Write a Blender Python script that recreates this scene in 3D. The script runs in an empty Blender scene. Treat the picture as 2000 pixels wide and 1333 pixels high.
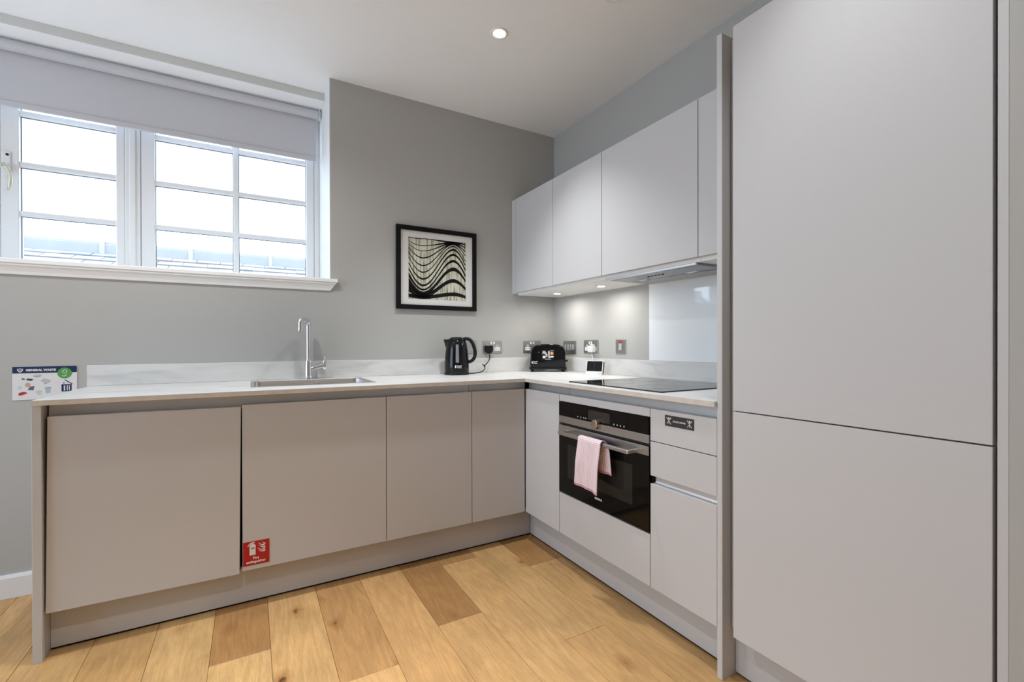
import bpy, bmesh, math, random
from mathutils import Matrix, Vector
random.seed(7)
S = bpy.context.scene
COL = S.collection
PI = math.pi

# ------------------------------------------------------------------ camera
FOC = 898.2131
cam = bpy.data.cameras.new('camera')
cam.sensor_width = 36.0
cam.lens = FOC / 2000 * 36.0
cam.shift_x = -1.085 / 2000
cam.shift_y = 9.551 / 2000
cam.clip_start = 0.02
camo = bpy.data.objects.new('camera', cam)
COL.objects.link(camo)
cr = Vector((0.86879004, -0.495176, -0.00214215))
cu = Vector((0.00333309, 0.00152192, 0.99999329))
cf = Vector((0.49516942, 0.86879135, -0.0029727))
M = Matrix((cr, cu, -cf)).transposed().to_4x4()
M.translation = Vector((-1.9704, -2.8269, 1.099))
camo.matrix_world = M
S.camera = camo

# ------------------------------------------------------------------ world, exposure, large lights
S.view_settings.view_transform = 'Standard'
S.view_settings.look = 'None'
S.view_settings.gamma = 1.0
S.view_settings.use_curve_mapping = False
S.view_settings.exposure = 0.16
SKY = 4.7
W = bpy.data.worlds.new('overcast_sky')
S.world = W
W.use_nodes = True
bg = W.node_tree.nodes['Background']
bg.inputs['Color'].default_value = (0.79, 0.95, 1.15, 1)
bg.inputs['Strength'].default_value = SKY
S.cycles.max_bounces = 10
S.cycles.diffuse_bounces = 6
S.cycles.transparent_max_bounces = 12
S.cycles.sample_clamp_indirect = 6.0
S.cycles.caustics_reflective = False
S.cycles.caustics_refractive = False

# room sizes (metres): corner of the two kitchen walls at 0,0
H = 2.640
XL, YF = -5.2, -5.6          # left wall, wall behind the camera


def portal(loc, rot, sx, sy):
    l = bpy.data.lights.new('sky_portal', 'AREA')
    l.shape = 'RECTANGLE'
    l.size, l.size_y = sx, sy
    l.cycles.is_portal = True
    o = bpy.data.objects.new('sky_portal', l)
    COL.objects.link(o)
    o.location = loc
    o.rotation_euler = rot
    return o


portal((-2.81, 0.56, 2.0), (-PI / 2, 0, 0), 2.5, 1.1)          # kitchen window, shines to -y
portal((XL - 0.05, -1.30, 1.50), (0, -PI / 2, 0), 2.1, 2.0)     # unseen window in the left wall, put in for side light

# ------------------------------------------------------------------ helpers
WL = {}


def new_obj(name, me, parent=None, loc=(0, 0, 0)):
    o = bpy.data.objects.new(name, me)
    COL.objects.link(o)
    if parent:
        o.parent = parent
    o.location = loc
    return o


def thing(name, label, cat, loc=(0, 0, 0), rotz=0.0, group=None):
    o = bpy.data.objects.new(name, None)
    o.empty_display_size = 0.05
    COL.objects.link(o)
    o.location = loc
    o.rotation_euler = (0, 0, rotz)
    o['label'] = label
    o['category'] = cat
    if group:
        o['group'] = group
    WL[o.name] = (Vector(loc), rotz)
    return o


def tag(o, label, cat, group=None):
    o['label'] = label
    o['category'] = cat
    if group:
        o['group'] = group
    return o


class MB:
    """collects shapes into one mesh"""

    def __init__(self):
        self.bm = bmesh.new()

    def box(self, x0, x1, y0, y1, z0, z1, bev=0.0, seg=1, m=None):
        x0, x1 = min(x0, x1), max(x0, x1)
        y0, y1 = min(y0, y1), max(y0, y1)
        z0, z1 = min(z0, z1), max(z0, z1)
        r = bmesh.ops.create_cube(self.bm, size=1.0)
        vs = r['verts']
        for v in vs:
            v.co = Vector((x0 + (v.co.x + .5) * (x1 - x0), y0 + (v.co.y + .5) * (y1 - y0), z0 + (v.co.z + .5) * (z1 - z0)))
        if bev > 0:
            es = {e for v in vs for e in v.link_edges}
            rr = bmesh.ops.bevel(self.bm, geom=list(es), offset=bev, segments=seg, affect='EDGES', profile=0.5)
            vs = list({v for f in rr['faces'] for v in f.verts} | {v for v in vs if v.is_valid})
        if m is not None:
            bmesh.ops.transform(self.bm, matrix=m, verts=vs)
        return self

    def cyl(self, c, axis, r, h, n=32, r2=None, bev=0.0):
        """cylinder from c along axis for h"""
        a = Vector(axis).normalized()
        q = Vector((0, 0, 1)).rotation_difference(a).to_matrix().to_4x4()
        q.translation = Vector(c) + a * h / 2
        rr = bmesh.ops.create_cone(self.bm, cap_ends=True, segments=n, radius1=r, radius2=r if r2 is None else r2, depth=h, matrix=q)
        if bev > 0:
            es = {e for v in rr['verts'] for e in v.link_edges if any(len(f.verts) > 4 for f in e.link_faces)}
            bmesh.ops.bevel(self.bm, geom=list(es), offset=bev, segments=2, affect='EDGES', profile=0.5)
        return self

    def lathe(self, prof, c=(0, 0, 0), n=40, axis='z'):
        """revolve (r,h) points round z"""
        rings = []
        for r, h in prof:
            if r < 1e-6:
                rings.append([self.bm.verts.new((c[0], c[1], c[2] + h))])
            else:
                rings.append([self.bm.verts.new((c[0] + r * math.cos(2 * PI * k / n), c[1] + r * math.sin(2 * PI * k / n), c[2] + h)) for k in range(n)])
        for a, b in zip(rings, rings[1:]):
            for k in range(n):
                j = (k + 1) % n
                if len(a) == 1 and len(b) == 1:
                    continue
                if len(a) == 1:
                    self.bm.faces.new((a[0], b[k], b[j]))
                elif len(b) == 1:
                    self.bm.faces.new((a[k], a[j], b[0]))
                else:
                    self.bm.faces.new((a[k], a[j], b[j], b[k]))
        return self

    def tube(self, pts, r, n=12, caps=True, squash=None):
        """sweep a circle along pts; r may be a list; squash=(a,b) scales the section"""
        pts = [Vector(p) for p in pts]
        rs = r if isinstance(r, (list, tuple)) else [r] * len(pts)
        t0 = (pts[1] - pts[0]).normalized()
        up = Vector((0, 0, 1)) if abs(t0.z) < 0.9 else Vector((0, 1, 0))
        nrm = (up - t0 * up.dot(t0)).normalized()
        rings = []
        for i, p in enumerate(pts):
            if i == 0:
                t = t0
            elif i == len(pts) - 1:
                t = (pts[i] - pts[i - 1]).normalized()
            else:
                t = ((pts[i + 1] - pts[i]).normalized() + (pts[i] - pts[i - 1]).normalized()).normalized()
            nrm = (nrm - t * nrm.dot(t)).normalized()
            b = t.cross(nrm)
            sa, sb = squash or (1, 1)
            rings.append([self.bm.verts.new(p + rs[i] * (sa * math.cos(2 * PI * k / n) * nrm + sb * math.sin(2 * PI * k / n) * b)) for k in range(n)])
        for a, b in zip(rings, rings[1:]):
            for k in range(n):
                j = (k + 1) % n
                self.bm.faces.new((a[k], a[j], b[j], b[k]))
        if caps:
            self.bm.faces.new(rings[0][::-1])
            self.bm.faces.new(rings[-1])
        return self

    def prism(self, poly, h, m=None):
        """extrude a 2D polygon (xy) by h along z, then transform by m"""
        a = [self.bm.verts.new((x, y, 0)) for x, y in poly]
        b = [self.bm.verts.new((x, y, h)) for x, y in poly]
        n = len(poly)
        self.bm.faces.new(a[::-1])
        self.bm.faces.new(b)
        for k in range(n):
            j = (k + 1) % n
            self.bm.faces.new((a[k], a[j], b[j], b[k]))
        if m is not None:
            bmesh.ops.transform(self.bm, matrix=m, verts=a + b)
        return self

    def strip(self, lo, hi, h, m):
        """flat band between two polylines, thickness h, in plane m"""
        vs = []
        L = [self.bm.verts.new((x, y, h)) for x, y in lo]
        U = [self.bm.verts.new((x, y, h)) for x, y in hi]
        vs += L + U
        for k in range(len(L) - 1):
            self.bm.faces.new((L[k], L[k + 1], U[k + 1], U[k]))
        bmesh.ops.transform(self.bm, matrix=m, verts=vs)
        return self

    def text(self, s, size, m, h=0.0002, bold=0.0, align='LEFT', sx=1.0):
        cu_ = bpy.data.curves.new('lettering', 'FONT')
        cu_.body = s
        cu_.size = size
        cu_.extrude = h
        cu_.offset = bold
        cu_.align_x = align
        cu_.align_y = 'CENTER'
        cu_.resolution_u = 2
        o = bpy.data.objects.new('lettering_source', cu_)
        COL.objects.link(o)
        bpy.context.view_layer.update()
        me = o.to_mesh()
        b2 = bmesh.new()
        b2.from_mesh(me)
        o.to_mesh_clear()
        bmesh.ops.transform(b2, matrix=m @ Matrix.Diagonal((sx, 1, 1, 1)), verts=b2.verts)
        tmp = bpy.data.meshes.new('tmp')
        b2.to_mesh(tmp)
        b2.free()
        self.bm.from_mesh(tmp)
        bpy.data.meshes.remove(tmp)
        bpy.data.objects.remove(o)
        bpy.data.curves.remove(cu_)
        return self

    def build(self, name, mat, parent=None, local=False, smooth=False, kind=None, label=None, auto=None):
        bmesh.ops.recalc_face_normals(self.bm, faces=self.bm.faces)
        if parent is not None and not local:
            pl, pr = WL[parent.name]
            bmesh.ops.transform(self.bm, matrix=Matrix.Rotation(-pr, 4, 'Z') @ Matrix.Translation(-pl), verts=self.bm.verts)
        org = Vector((0, 0, 0))
        if parent is None:
            co = [v.co for v in self.bm.verts]
            org = Vector(((min(c.x for c in co) + max(c.x for c in co)) / 2, (min(c.y for c in co) + max(c.y for c in co)) / 2, min(c.z for c in co)))
            for v in self.bm.verts:
                v.co -= org
        me = bpy.data.meshes.new(name)
        self.bm.to_mesh(me)
        self.bm.free()
        if smooth:
            for p in me.polygons:
                p.use_smooth = True
            if auto is not None:
                me.set_sharp_from_angle(angle=math.radians(auto))
        if mat:
            me.materials.append(mat)
        o = new_obj(name, me, parent, org)
        WL[o.name] = (WL[parent.name] if parent is not None else (org, 0.0))
        if kind:
            o['kind'] = kind
        if label:
            o['label'] = label
        return o


def planeA(x, z, y):
    """plane facing the room on the window wall: local x = right, y = up, z = out"""
    return Matrix(((1, 0, 0, x), (0, 0, -1, y), (0, 1, 0, z), (0, 0, 0, 1)))


def planeB(y, z, x):
    """plane facing the room on the hob wall: local x = right (-y), y = up, z = out (-x)"""
    return Matrix(((0, 0, -1, x), (-1, 0, 0, y), (0, 1, 0, z), (0, 0, 0, 1)))


# ------------------------------------------------------------------ materials
def mat(name, col, rough=0.5, metal=0.0, spec=0.5, coat=0.0, bump=None, var=None, emit=None, sheen=0.0):
    m = bpy.data.materials.new(name)
    m.use_nodes = True
    nt = m.node_tree
    b = nt.nodes['Principled BSDF']
    b.inputs['Base Color'].default_value = (*col, 1)
    b.inputs['Roughness'].default_value = rough
    b.inputs['Metallic'].default_value = metal
    b.inputs['Specular IOR Level'].default_value = spec
    b.inputs['Coat Weight'].default_value = coat
    b.inputs['Coat Roughness'].default_value = 0.03
    b.inputs['Sheen Weight'].default_value = sheen
    if emit:
        b.inputs['Emission Color'].default_value = (*emit[0], 1)
        b.inputs['Emission Strength'].default_value = emit[1]
    if bump or var:
        tc = nt.nodes.new('ShaderNodeTexCoord')
        mp = nt.nodes.new('ShaderNodeMapping')
        nt.links.new(tc.outputs['Object'], mp.inputs['Vector'])
        n = nt.nodes.new('ShaderNodeTexNoise')
        nt.links.new(mp.outputs['Vector'], n.inputs['Vector'])
        p = bump or var
        mp.inputs['Scale'].default_value = p.get('stretch', (1, 1, 1))
        n.inputs['Scale'].default_value = p.get('scale', 100)
        n.inputs['Detail'].default_value = p.get('detail', 3)
        if bump:
            bu = nt.nodes.new('ShaderNodeBump')
            bu.inputs['Strength'].default_value = p.get('strength', 0.1)
            bu.inputs['Distance'].default_value = p.get('dist', 0.001)
            nt.links.new(n.outputs['Fac'], bu.inputs['Height'])
            nt.links.new(bu.outputs['Normal'], b.inputs['Normal'])
        if var:
            rp = nt.nodes.new('ShaderNodeValToRGB')
            rp.color_ramp.elements[0].position = var.get('lo', .35)
            rp.color_ramp.elements[1].position = var.get('hi', .65)
            rp.color_ramp.elements[0].color = (*var['c0'], 1)
            rp.color_ramp.elements[1].color = (*var['c1'], 1)
            nt.links.new(n.outputs['Fac'], rp.inputs['Fac'])
            nt.links.new(rp.outputs['Color'], b.inputs['Base Color'])
    return m


def link(nt, a, b):
    nt.links.new(a, b)


M_WALL = mat('grey_wall_paint', (0.435, 0.43, 0.41), 0.75, spec=0.25, bump=dict(scale=350, strength=0.06))
M_CEIL = mat('white_ceiling_paint', (0.86, 0.86, 0.855), 0.85, spec=0.2, bump=dict(scale=250, strength=0.04))
M_WHITE = mat('white_gloss_paint', (0.76, 0.76, 0.76), 0.35, spec=0.4, bump=dict(scale=60, strength=0.03))
M_SILL = mat('white_sill_gloss', (0.88, 0.88, 0.87), 0.35, spec=0.4, bump=dict(scale=60, strength=0.03))
M_PLINTH = mat('grey_plinth_board', (0.52, 0.51, 0.505), 0.5, spec=0.3, bump=dict(scale=500, strength=0.03))
M_REVEAL = mat('white_reveal_paint', (0.68, 0.675, 0.66), 0.7, spec=0.25, bump=dict(scale=250, strength=0.04))
M_CAB = mat('matt_light_grey_lacquer', (0.545, 0.54, 0.542), 0.55, spec=0.35, bump=dict(scale=900, strength=0.02))
M_CARC = mat('grey_cabinet_board', (0.50, 0.485, 0.475), 0.6, spec=0.3, bump=dict(scale=500, strength=0.03))
M_DARK = mat('dark_gap_board', (0.06, 0.055, 0.05), 0.8, spec=0.2, bump=dict(scale=300, strength=0.05))
M_ALU = mat('satin_aluminium', (0.62, 0.63, 0.64), 0.38, metal=0.55, bump=dict(scale=300, stretch=(1, 1, 40), strength=0.03))
M_STEEL = mat('brushed_steel', (0.58, 0.57, 0.56), 0.32, metal=1.0, bump=dict(scale=60, stretch=(1, 1, 30), strength=0.06))
M_PLATE = mat('brushed_steel_plate', (0.42, 0.41, 0.39), 0.38, metal=0.9, bump=dict(scale=80, stretch=(1, 1, 30), strength=0.05))
M_HOOD = mat('silver_hood_metal', (0.30, 0.30, 0.31), 0.4, metal=0.8, bump=dict(scale=80, stretch=(1, 30, 1), strength=0.05))
M_CHROME = mat('polished_chrome', (0.78, 0.79, 0.80), 0.08, metal=1.0, bump=dict(scale=40, strength=0.005))
M_KNOB = mat('champagne_metal', (0.62, 0.56, 0.46), 0.22, metal=1.0, bump=dict(scale=80, strength=0.02))
M_BGLASS = mat('black_glass', (0.003, 0.003, 0.003), 0.05, spec=0.28, bump=dict(scale=10, strength=0.002))
M_OVENWIN = mat('smoked_oven_glass', (0.020, 0.018, 0.015), 0.07, spec=0.35, bump=dict(scale=10, strength=0.002))
M_DISPLAY = mat('oven_display', (0.035, 0.03, 0.027), 0.2, spec=0.4, bump=dict(scale=10, strength=0.002))
M_HOB = mat('hob_ceramic_glass', (0.012, 0.012, 0.013), 0.07, spec=0.6, var=dict(scale=900, c0=(0.008, 0.008, 0.009), c1=(0.03, 0.03, 0.032), lo=.55, hi=.75))
M_BPLAST = mat('black_gloss_plastic', (0.004, 0.004, 0.005), 0.10, spec=0.32, bump=dict(scale=30, strength=0.004))
M_BMATT = mat('black_matt_plastic', (0.006, 0.006, 0.006), 0.4, spec=0.25, bump=dict(scale=300, strength=0.03))
M_WPLAST = mat('white_plastic', (0.80, 0.80, 0.79), 0.3, spec=0.45, bump=dict(scale=200, strength=0.01))
M_SPLASH = mat('white_glass_splashback', (0.88, 0.90, 0.91), 0.04, spec=0.5, coat=0.6, bump=dict(scale=5, strength=0.001))
M_FRAME = mat('black_picture_frame', (0.006, 0.006, 0.006), 0.5, spec=0.15, bump=dict(scale=120, stretch=(1, 1, 6), strength=0.05))
M_MAT = mat('white_picture_mount', (0.80, 0.79, 0.78), 0.8, spec=0.2, bump=dict(scale=500, strength=0.03))
M_INK = mat('black_ink', (0.010, 0.010, 0.010), 0.8, spec=0.08, bump=dict(scale=200, strength=0.03))
M_PAPER = mat('grained_print_paper', (0.4, 0.4, 0.3), 0.8, spec=0.2, var=dict(scale=26, stretch=(3.2, 1, 0.35), detail=6, c0=(0.22, 0.215, 0.16), c1=(0.72, 0.71, 0.58), lo=.32, hi=.56))
M_RED = mat('red_sign_vinyl', (0.42, 0.006, 0.008), 0.4, spec=0.4, bump=dict(scale=200, strength=0.01))
M_SIGNW = mat('white_sign_print', (0.72, 0.72, 0.72), 0.5, spec=0.3, bump=dict(scale=200, strength=0.01))
M_NAVY = mat('navy_sign_print', (0.014, 0.030, 0.090), 0.5, spec=0.3, bump=dict(scale=200, strength=0.01))
M_GREEN = mat('green_sign_print', (0.09, 0.32, 0.08), 0.5, spec=0.3, bump=dict(scale=200, strength=0.01))
M_SIGNG = mat('charcoal_sign_vinyl', (0.035, 0.035, 0.033), 0.45, spec=0.4, bump=dict(scale=200, strength=0.01))
M_NEON = mat('red_neon_window', (0.35, 0.01, 0.02), 0.3, bump=dict(scale=100, strength=0.01), emit=((0.6, 0.02, 0.04), 0.25))
M_HANDLEW = mat('cream_metal', (0.62, 0.58, 0.46), 0.3, metal=0.4, bump=dict(scale=60, strength=0.02))
M_TILE = [mat('pale_roof_tile_' + n, c, 0.8, spec=0.2, var=dict(scale=14, c0=tuple(v * 0.8 for v in c), c1=tuple(min(1, v * 1.15) for v in c), lo=.3, hi=.7)) for n, c in
          (('grey', (0.31, 0.30, 0.31)), ('blue', (0.275, 0.275, 0.29)), ('rose', (0.33, 0.295, 0.29)))]
M_LEAD = mat('pale_ridge_metal', (0.36, 0.36, 0.36), 0.6, spec=0.3, var=dict(scale=6, c0=(0.345, 0.35, 0.35), c1=(0.375, 0.38, 0.38)))
M_RENDERW = mat('pale_outside_render', (0.3, 0.3, 0.3), 0.9, spec=0.1, bump=dict(scale=60, strength=0.2))
M_LED = mat('led_lens', (0.9, 0.9, 0.9), 0.3, bump=dict(scale=10, strength=0.001), emit=((1.0, 0.98, 0.94), 5.0))
M_LAMP = mat('downlight_lens', (0.9, 0.9, 0.9), 0.3, bump=dict(scale=10, strength=0.001), emit=((1.0, 0.93, 0.80), 14.0))
M_GAPDARK = mat('dark_floor_gap', (0.02, 0.017, 0.014), 0.8, spec=0.2, bump=dict(scale=200, strength=0.05))


def glass_mat(name, tint, refl):
    m = bpy.data.materials.new(name)
    m.use_nodes = True
    nt = m.node_tree
    nt.nodes.clear()
    out = nt.nodes.new('ShaderNodeOutputMaterial')
    tr = nt.nodes.new('ShaderNodeBsdfTransparent')
    tr.inputs['Color'].default_value = (*tint, 1)
    gl = nt.nodes.new('ShaderNodeBsdfGlossy')
    gl.inputs['Roughness'].default_value = 0.02
    # Schlick reflectance of a thin pane, the same from both sides
    lw = nt.nodes.new('ShaderNodeLayerWeight')
    lw.inputs['Blend'].default_value = 0.5
    pw = nt.nodes.new('ShaderNodeMath')
    pw.operation = 'POWER'
    pw.inputs[1].default_value = 5.0
    link(nt, lw.outputs['Facing'], pw.inputs[0])
    ma = nt.nodes.new('ShaderNodeMath')
    ma.operation = 'MULTIPLY_ADD'
    ma.inputs[1].default_value = 0.9
    ma.inputs[2].default_value = refl
    link(nt, pw.outputs[0], ma.inputs[0])
    mx = nt.nodes.new('ShaderNodeMixShader')
    link(nt, ma.outputs[0], mx.inputs['Fac'])
    link(nt, tr.outputs[0], mx.inputs[1])
    link(nt, gl.outputs[0], mx.inputs[2])
    link(nt, mx.outputs[0], out.inputs['Surface'])
    return m


M_PANE = glass_mat('clear_window_glass', (0.97, 0.98, 0.98), 0.03)
M_PICGLASS = glass_mat('picture_glass', (0.99, 0.99, 0.99), 0.004)


def fabric_mat():
    m = bpy.data.materials.new('grey_blind_fabric')
    m.use_nodes = True
    nt = m.node_tree
    b = nt.nodes['Principled BSDF']
    b.inputs['Base Color'].default_value = (0.70, 0.69, 0.72, 1)
    b.inputs['Roughness'].default_value = 0.85
    b.inputs['Specular IOR Level'].default_value = 0.15
    tl = nt.nodes.new('ShaderNodeBsdfTranslucent')
    tl.inputs['Color'].default_value = (0.30, 0.30, 0.32, 1)
    mx = nt.nodes.new('ShaderNodeMixShader')
    mx.inputs['Fac'].default_value = 0.22
    tc = nt.nodes.new('ShaderNodeTexCoord')
    n = nt.nodes.new('ShaderNodeTexNoise')
    n.inputs['Scale'].default_value = 900
    bu = nt.nodes.new('ShaderNodeBump')
    bu.inputs['Strength'].default_value = 0.08
    bu.inputs['Distance'].default_value = 0.0005
    link(nt, tc.outputs['Object'], n.inputs['Vector'])
    link(nt, n.outputs['Fac'], bu.inputs['Height'])
    link(nt, bu.outputs['Normal'], b.inputs['Normal'])
    link(nt, b.outputs[0], mx.inputs[1])
    link(nt, tl.outputs[0], mx.inputs[2])
    link(nt, mx.outputs[0], nt.nodes['Material Output'].inputs['Surface'])
    return m


M_BLIND = fabric_mat()


def worktop_mat(name, along):
    """pale laminate with thin grey streaks along one axis"""
    m = bpy.data.materials.new(name)
    m.use_nodes = True
    nt = m.node_tree
    b = nt.nodes['Principled BSDF']
    b.inputs['Roughness'].default_value = 0.36
    b.inputs['Specular IOR Level'].default_value = 0.45
    tc = nt.nodes.new('ShaderNodeTexCoord')
    mp = nt.nodes.new('ShaderNodeMapping')
    mp.inputs['Scale'].default_value = (2.2, 11, 11) if along == 'x' else (11, 2.2, 11)
    mp.inputs['Rotation'].default_value = (0.09, 0.12, 0.10)
    link(nt, tc.outputs['Object'], mp.inputs['Vector'])
    n1 = nt.nodes.new('ShaderNodeTexNoise')
    n1.inputs['Scale'].default_value = 1.6
    n1.inputs['Detail'].default_value = 8
    n1.inputs['Distortion'].default_value = 0.7
    link(nt, mp.outputs[0], n1.inputs['Vector'])
    r1 = nt.nodes.new('ShaderNodeValToRGB')
    e = r1.color_ramp.elements
    e[0].position, e[0].color = .30, (0.56, 0.555, 0.545, 1)
    e[1].position, e[1].color = .46, (0.665, 0.66, 0.645, 1)
    x = r1.color_ramp.elements.new(.60)
    x.color = (0.71, 0.705, 0.69, 1)
    x = r1.color_ramp.elements.new(.75)
    x.color = (0.655, 0.65, 0.635, 1)
    link(nt, n1.outputs['Fac'], r1.inputs['Fac'])
    n2 = nt.nodes.new('ShaderNodeTexNoise')
    n2.inputs['Scale'].default_value = 240
    n2.inputs['Detail'].default_value = 2
    link(nt, tc.outputs['Object'], n2.inputs['Vector'])
    mx = nt.nodes.new('ShaderNodeMix')
    mx.data_type = 'RGBA'
    mx.blend_type = 'OVERLAY'
    mx.inputs['Factor'].default_value = 0.12
    link(nt, r1.outputs['Color'], mx.inputs[6])
    link(nt, n2.outputs['Color'], mx.inputs[7])
    link(nt, mx.outputs[2], b.inputs['Base Color'])
    return m


M_TOPA = worktop_mat('pale_streaked_worktop_long', 'x')
M_TOPB = worktop_mat('pale_streaked_worktop_short', 'y')


def oak_mat():
    m = bpy.data.materials.new('oiled_oak')
    m.use_nodes = True
    nt = m.node_tree
    N = nt.nodes.new
    b = nt.nodes['Principled BSDF']
    b.inputs['Roughness'].default_value = 0.42
    b.inputs['Specular IOR Level'].default_value = 0.38
    tc = N('ShaderNodeTexCoord')
    oi = N('ShaderNodeObjectInfo')
    off = N('ShaderNodeVectorMath')
    off.operation = 'MULTIPLY_ADD'
    cmb = N('ShaderNodeCombineXYZ')
    for i in range(3):
        link(nt, oi.outputs['Random'], cmb.inputs[i])
    off.inputs[1].default_value = (37, 91, 13)
    link(nt, cmb.outputs[0], off.inputs[0])
    link(nt, tc.outputs['Object'], off.inputs[2])
    # fine long grain
    mp = N('ShaderNodeMapping')
    mp.inputs['Scale'].default_value = (75, 5.0, 75)
    link(nt, off.outputs[0], mp.inputs['Vector'])
    n1 = N('ShaderNodeTexNoise')
    n1.inputs['Scale'].default_value = 3.0
    n1.inputs['Detail'].default_value = 8
    n1.inputs['Roughness'].default_value = 0.75
    n1.inputs['Distortion'].default_value = 0.4
    link(nt, mp.outputs[0], n1.inputs['Vector'])
    r1 = N('ShaderNodeValToRGB')
    e = r1.color_ramp.elements
    e[0].position, e[0].color = .24, (0.66, 0.62, 0.54, 1)
    e[1].position, e[1].color = .72, (1.08, 1.09, 1.12, 1)
    link(nt, n1.outputs['Fac'], r1.inputs['Fac'])
    # cathedral figure
    mp2 = N('ShaderNodeMapping')
    mp2.inputs['Scale'].default_value = (6.5, 0.75, 6.5)
    link(nt, off.outputs[0], mp2.inputs['Vector'])
    n2 = N('ShaderNodeTexNoise')
    n2.inputs['Scale'].default_value = 1.0
    n2.inputs['Detail'].default_value = 2
    link(nt, mp2.outputs[0], n2.inputs['Vector'])
    mu = N('ShaderNodeMath')
    mu.operation = 'MULTIPLY'
    mu.inputs[1].default_value = 85
    link(nt, n2.outputs['Fac'], mu.inputs[0])
    sn = N('ShaderNodeMath')
    sn.operation = 'SINE'
    link(nt, mu.outputs[0], sn.inputs[0])
    r2 = N('ShaderNodeMapRange')
    r2.inputs['From Min'].default_value = -1
    r2.inputs['From Max'].default_value = 1
    r2.inputs['To Min'].default_value = 0.92
    r2.inputs['To Max'].default_value = 1.04
    link(nt, sn.outputs[0], r2.inputs['Value'])
    # broad tone drift
    n3 = N('ShaderNodeTexNoise')
    n3.inputs['Scale'].default_value = 4.5
    n3.inputs['Detail'].default_value = 3
    link(nt, off.outputs[0], n3.inputs['Vector'])
    r3 = N('ShaderNodeMapRange')
    r3.inputs['From Min'].default_value = .3
    r3.inputs['From Max'].default_value = .7
    r3.inputs['To Min'].default_value = 0.88
    r3.inputs['To Max'].default_value = 1.10
    link(nt, n3.outputs['Fac'], r3.inputs['Value'])
    # knots
    mp4 = N('ShaderNodeMapping')
    mp4.inputs['Scale'].default_value = (1.0, 0.62, 1.0)
    link(nt, off.outputs[0], mp4.inputs['Vector'])
    wz = N('ShaderNodeTexNoise')
    wz.inputs['Scale'].default_value = 30
    link(nt, off.outputs[0], wz.inputs['Vector'])
    wmix = N('ShaderNodeVectorMath')
    wmix.operation = 'MULTIPLY_ADD'
    wmix.inputs[1].default_value = (0.03, 0.03, 0.03)
    link(nt, wz.outputs['Color'], wmix.inputs[0])
    link(nt, mp4.outputs[0], wmix.inputs[2])
    vo = N('ShaderNodeTexVoronoi')
    vo.inputs['Scale'].default_value = 5.2
    link(nt, wmix.outputs[0], vo.inputs['Vector'])
    r4 = N('ShaderNodeValToRGB')
    e = r4.color_ramp.elements
    e[0].position, e[0].color = .030, (0.20, 0.13, 0.08, 1)
    e[1].position, e[1].color = .21, (1, 1, 1, 1)
    x = e.new(.075)
    x.color = (0.78, 0.70, 0.62, 1)
    link(nt, vo.outputs['Distance'], r4.inputs['Fac'])
    # combine
    cur = oi.outputs['Color']
    for src in (r1.outputs['Color'], r4.outputs['Color']):
        mx = N('ShaderNodeMix')
        mx.data_type = 'RGBA'
        mx.blend_type = 'MULTIPLY'
        mx.inputs['Factor'].default_value = 1
        link(nt, cur, mx.inputs[6])
        link(nt, src, mx.inputs[7])
        cur = mx.outputs[2]
    for src in (r2.outputs[0], r3.outputs[0]):
        mx = N('ShaderNodeVectorMath')
        mx.operation = 'SCALE'
        link(nt, cur, mx.inputs[0])
        link(nt, src, mx.inputs['Scale'])
        cur = mx.outputs[0]
    link(nt, cur, b.inputs['Base Color'])
    bu = N('ShaderNodeBump')
    bu.inputs['Strength'].default_value = 0.12
    bu.inputs['Distance'].default_value = 0.001
    link(nt, n1.outputs['Fac'], bu.inputs['Height'])
    link(nt, bu.outputs['Normal'], b.inputs['Normal'])
    return m


M_OAK = oak_mat()


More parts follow.
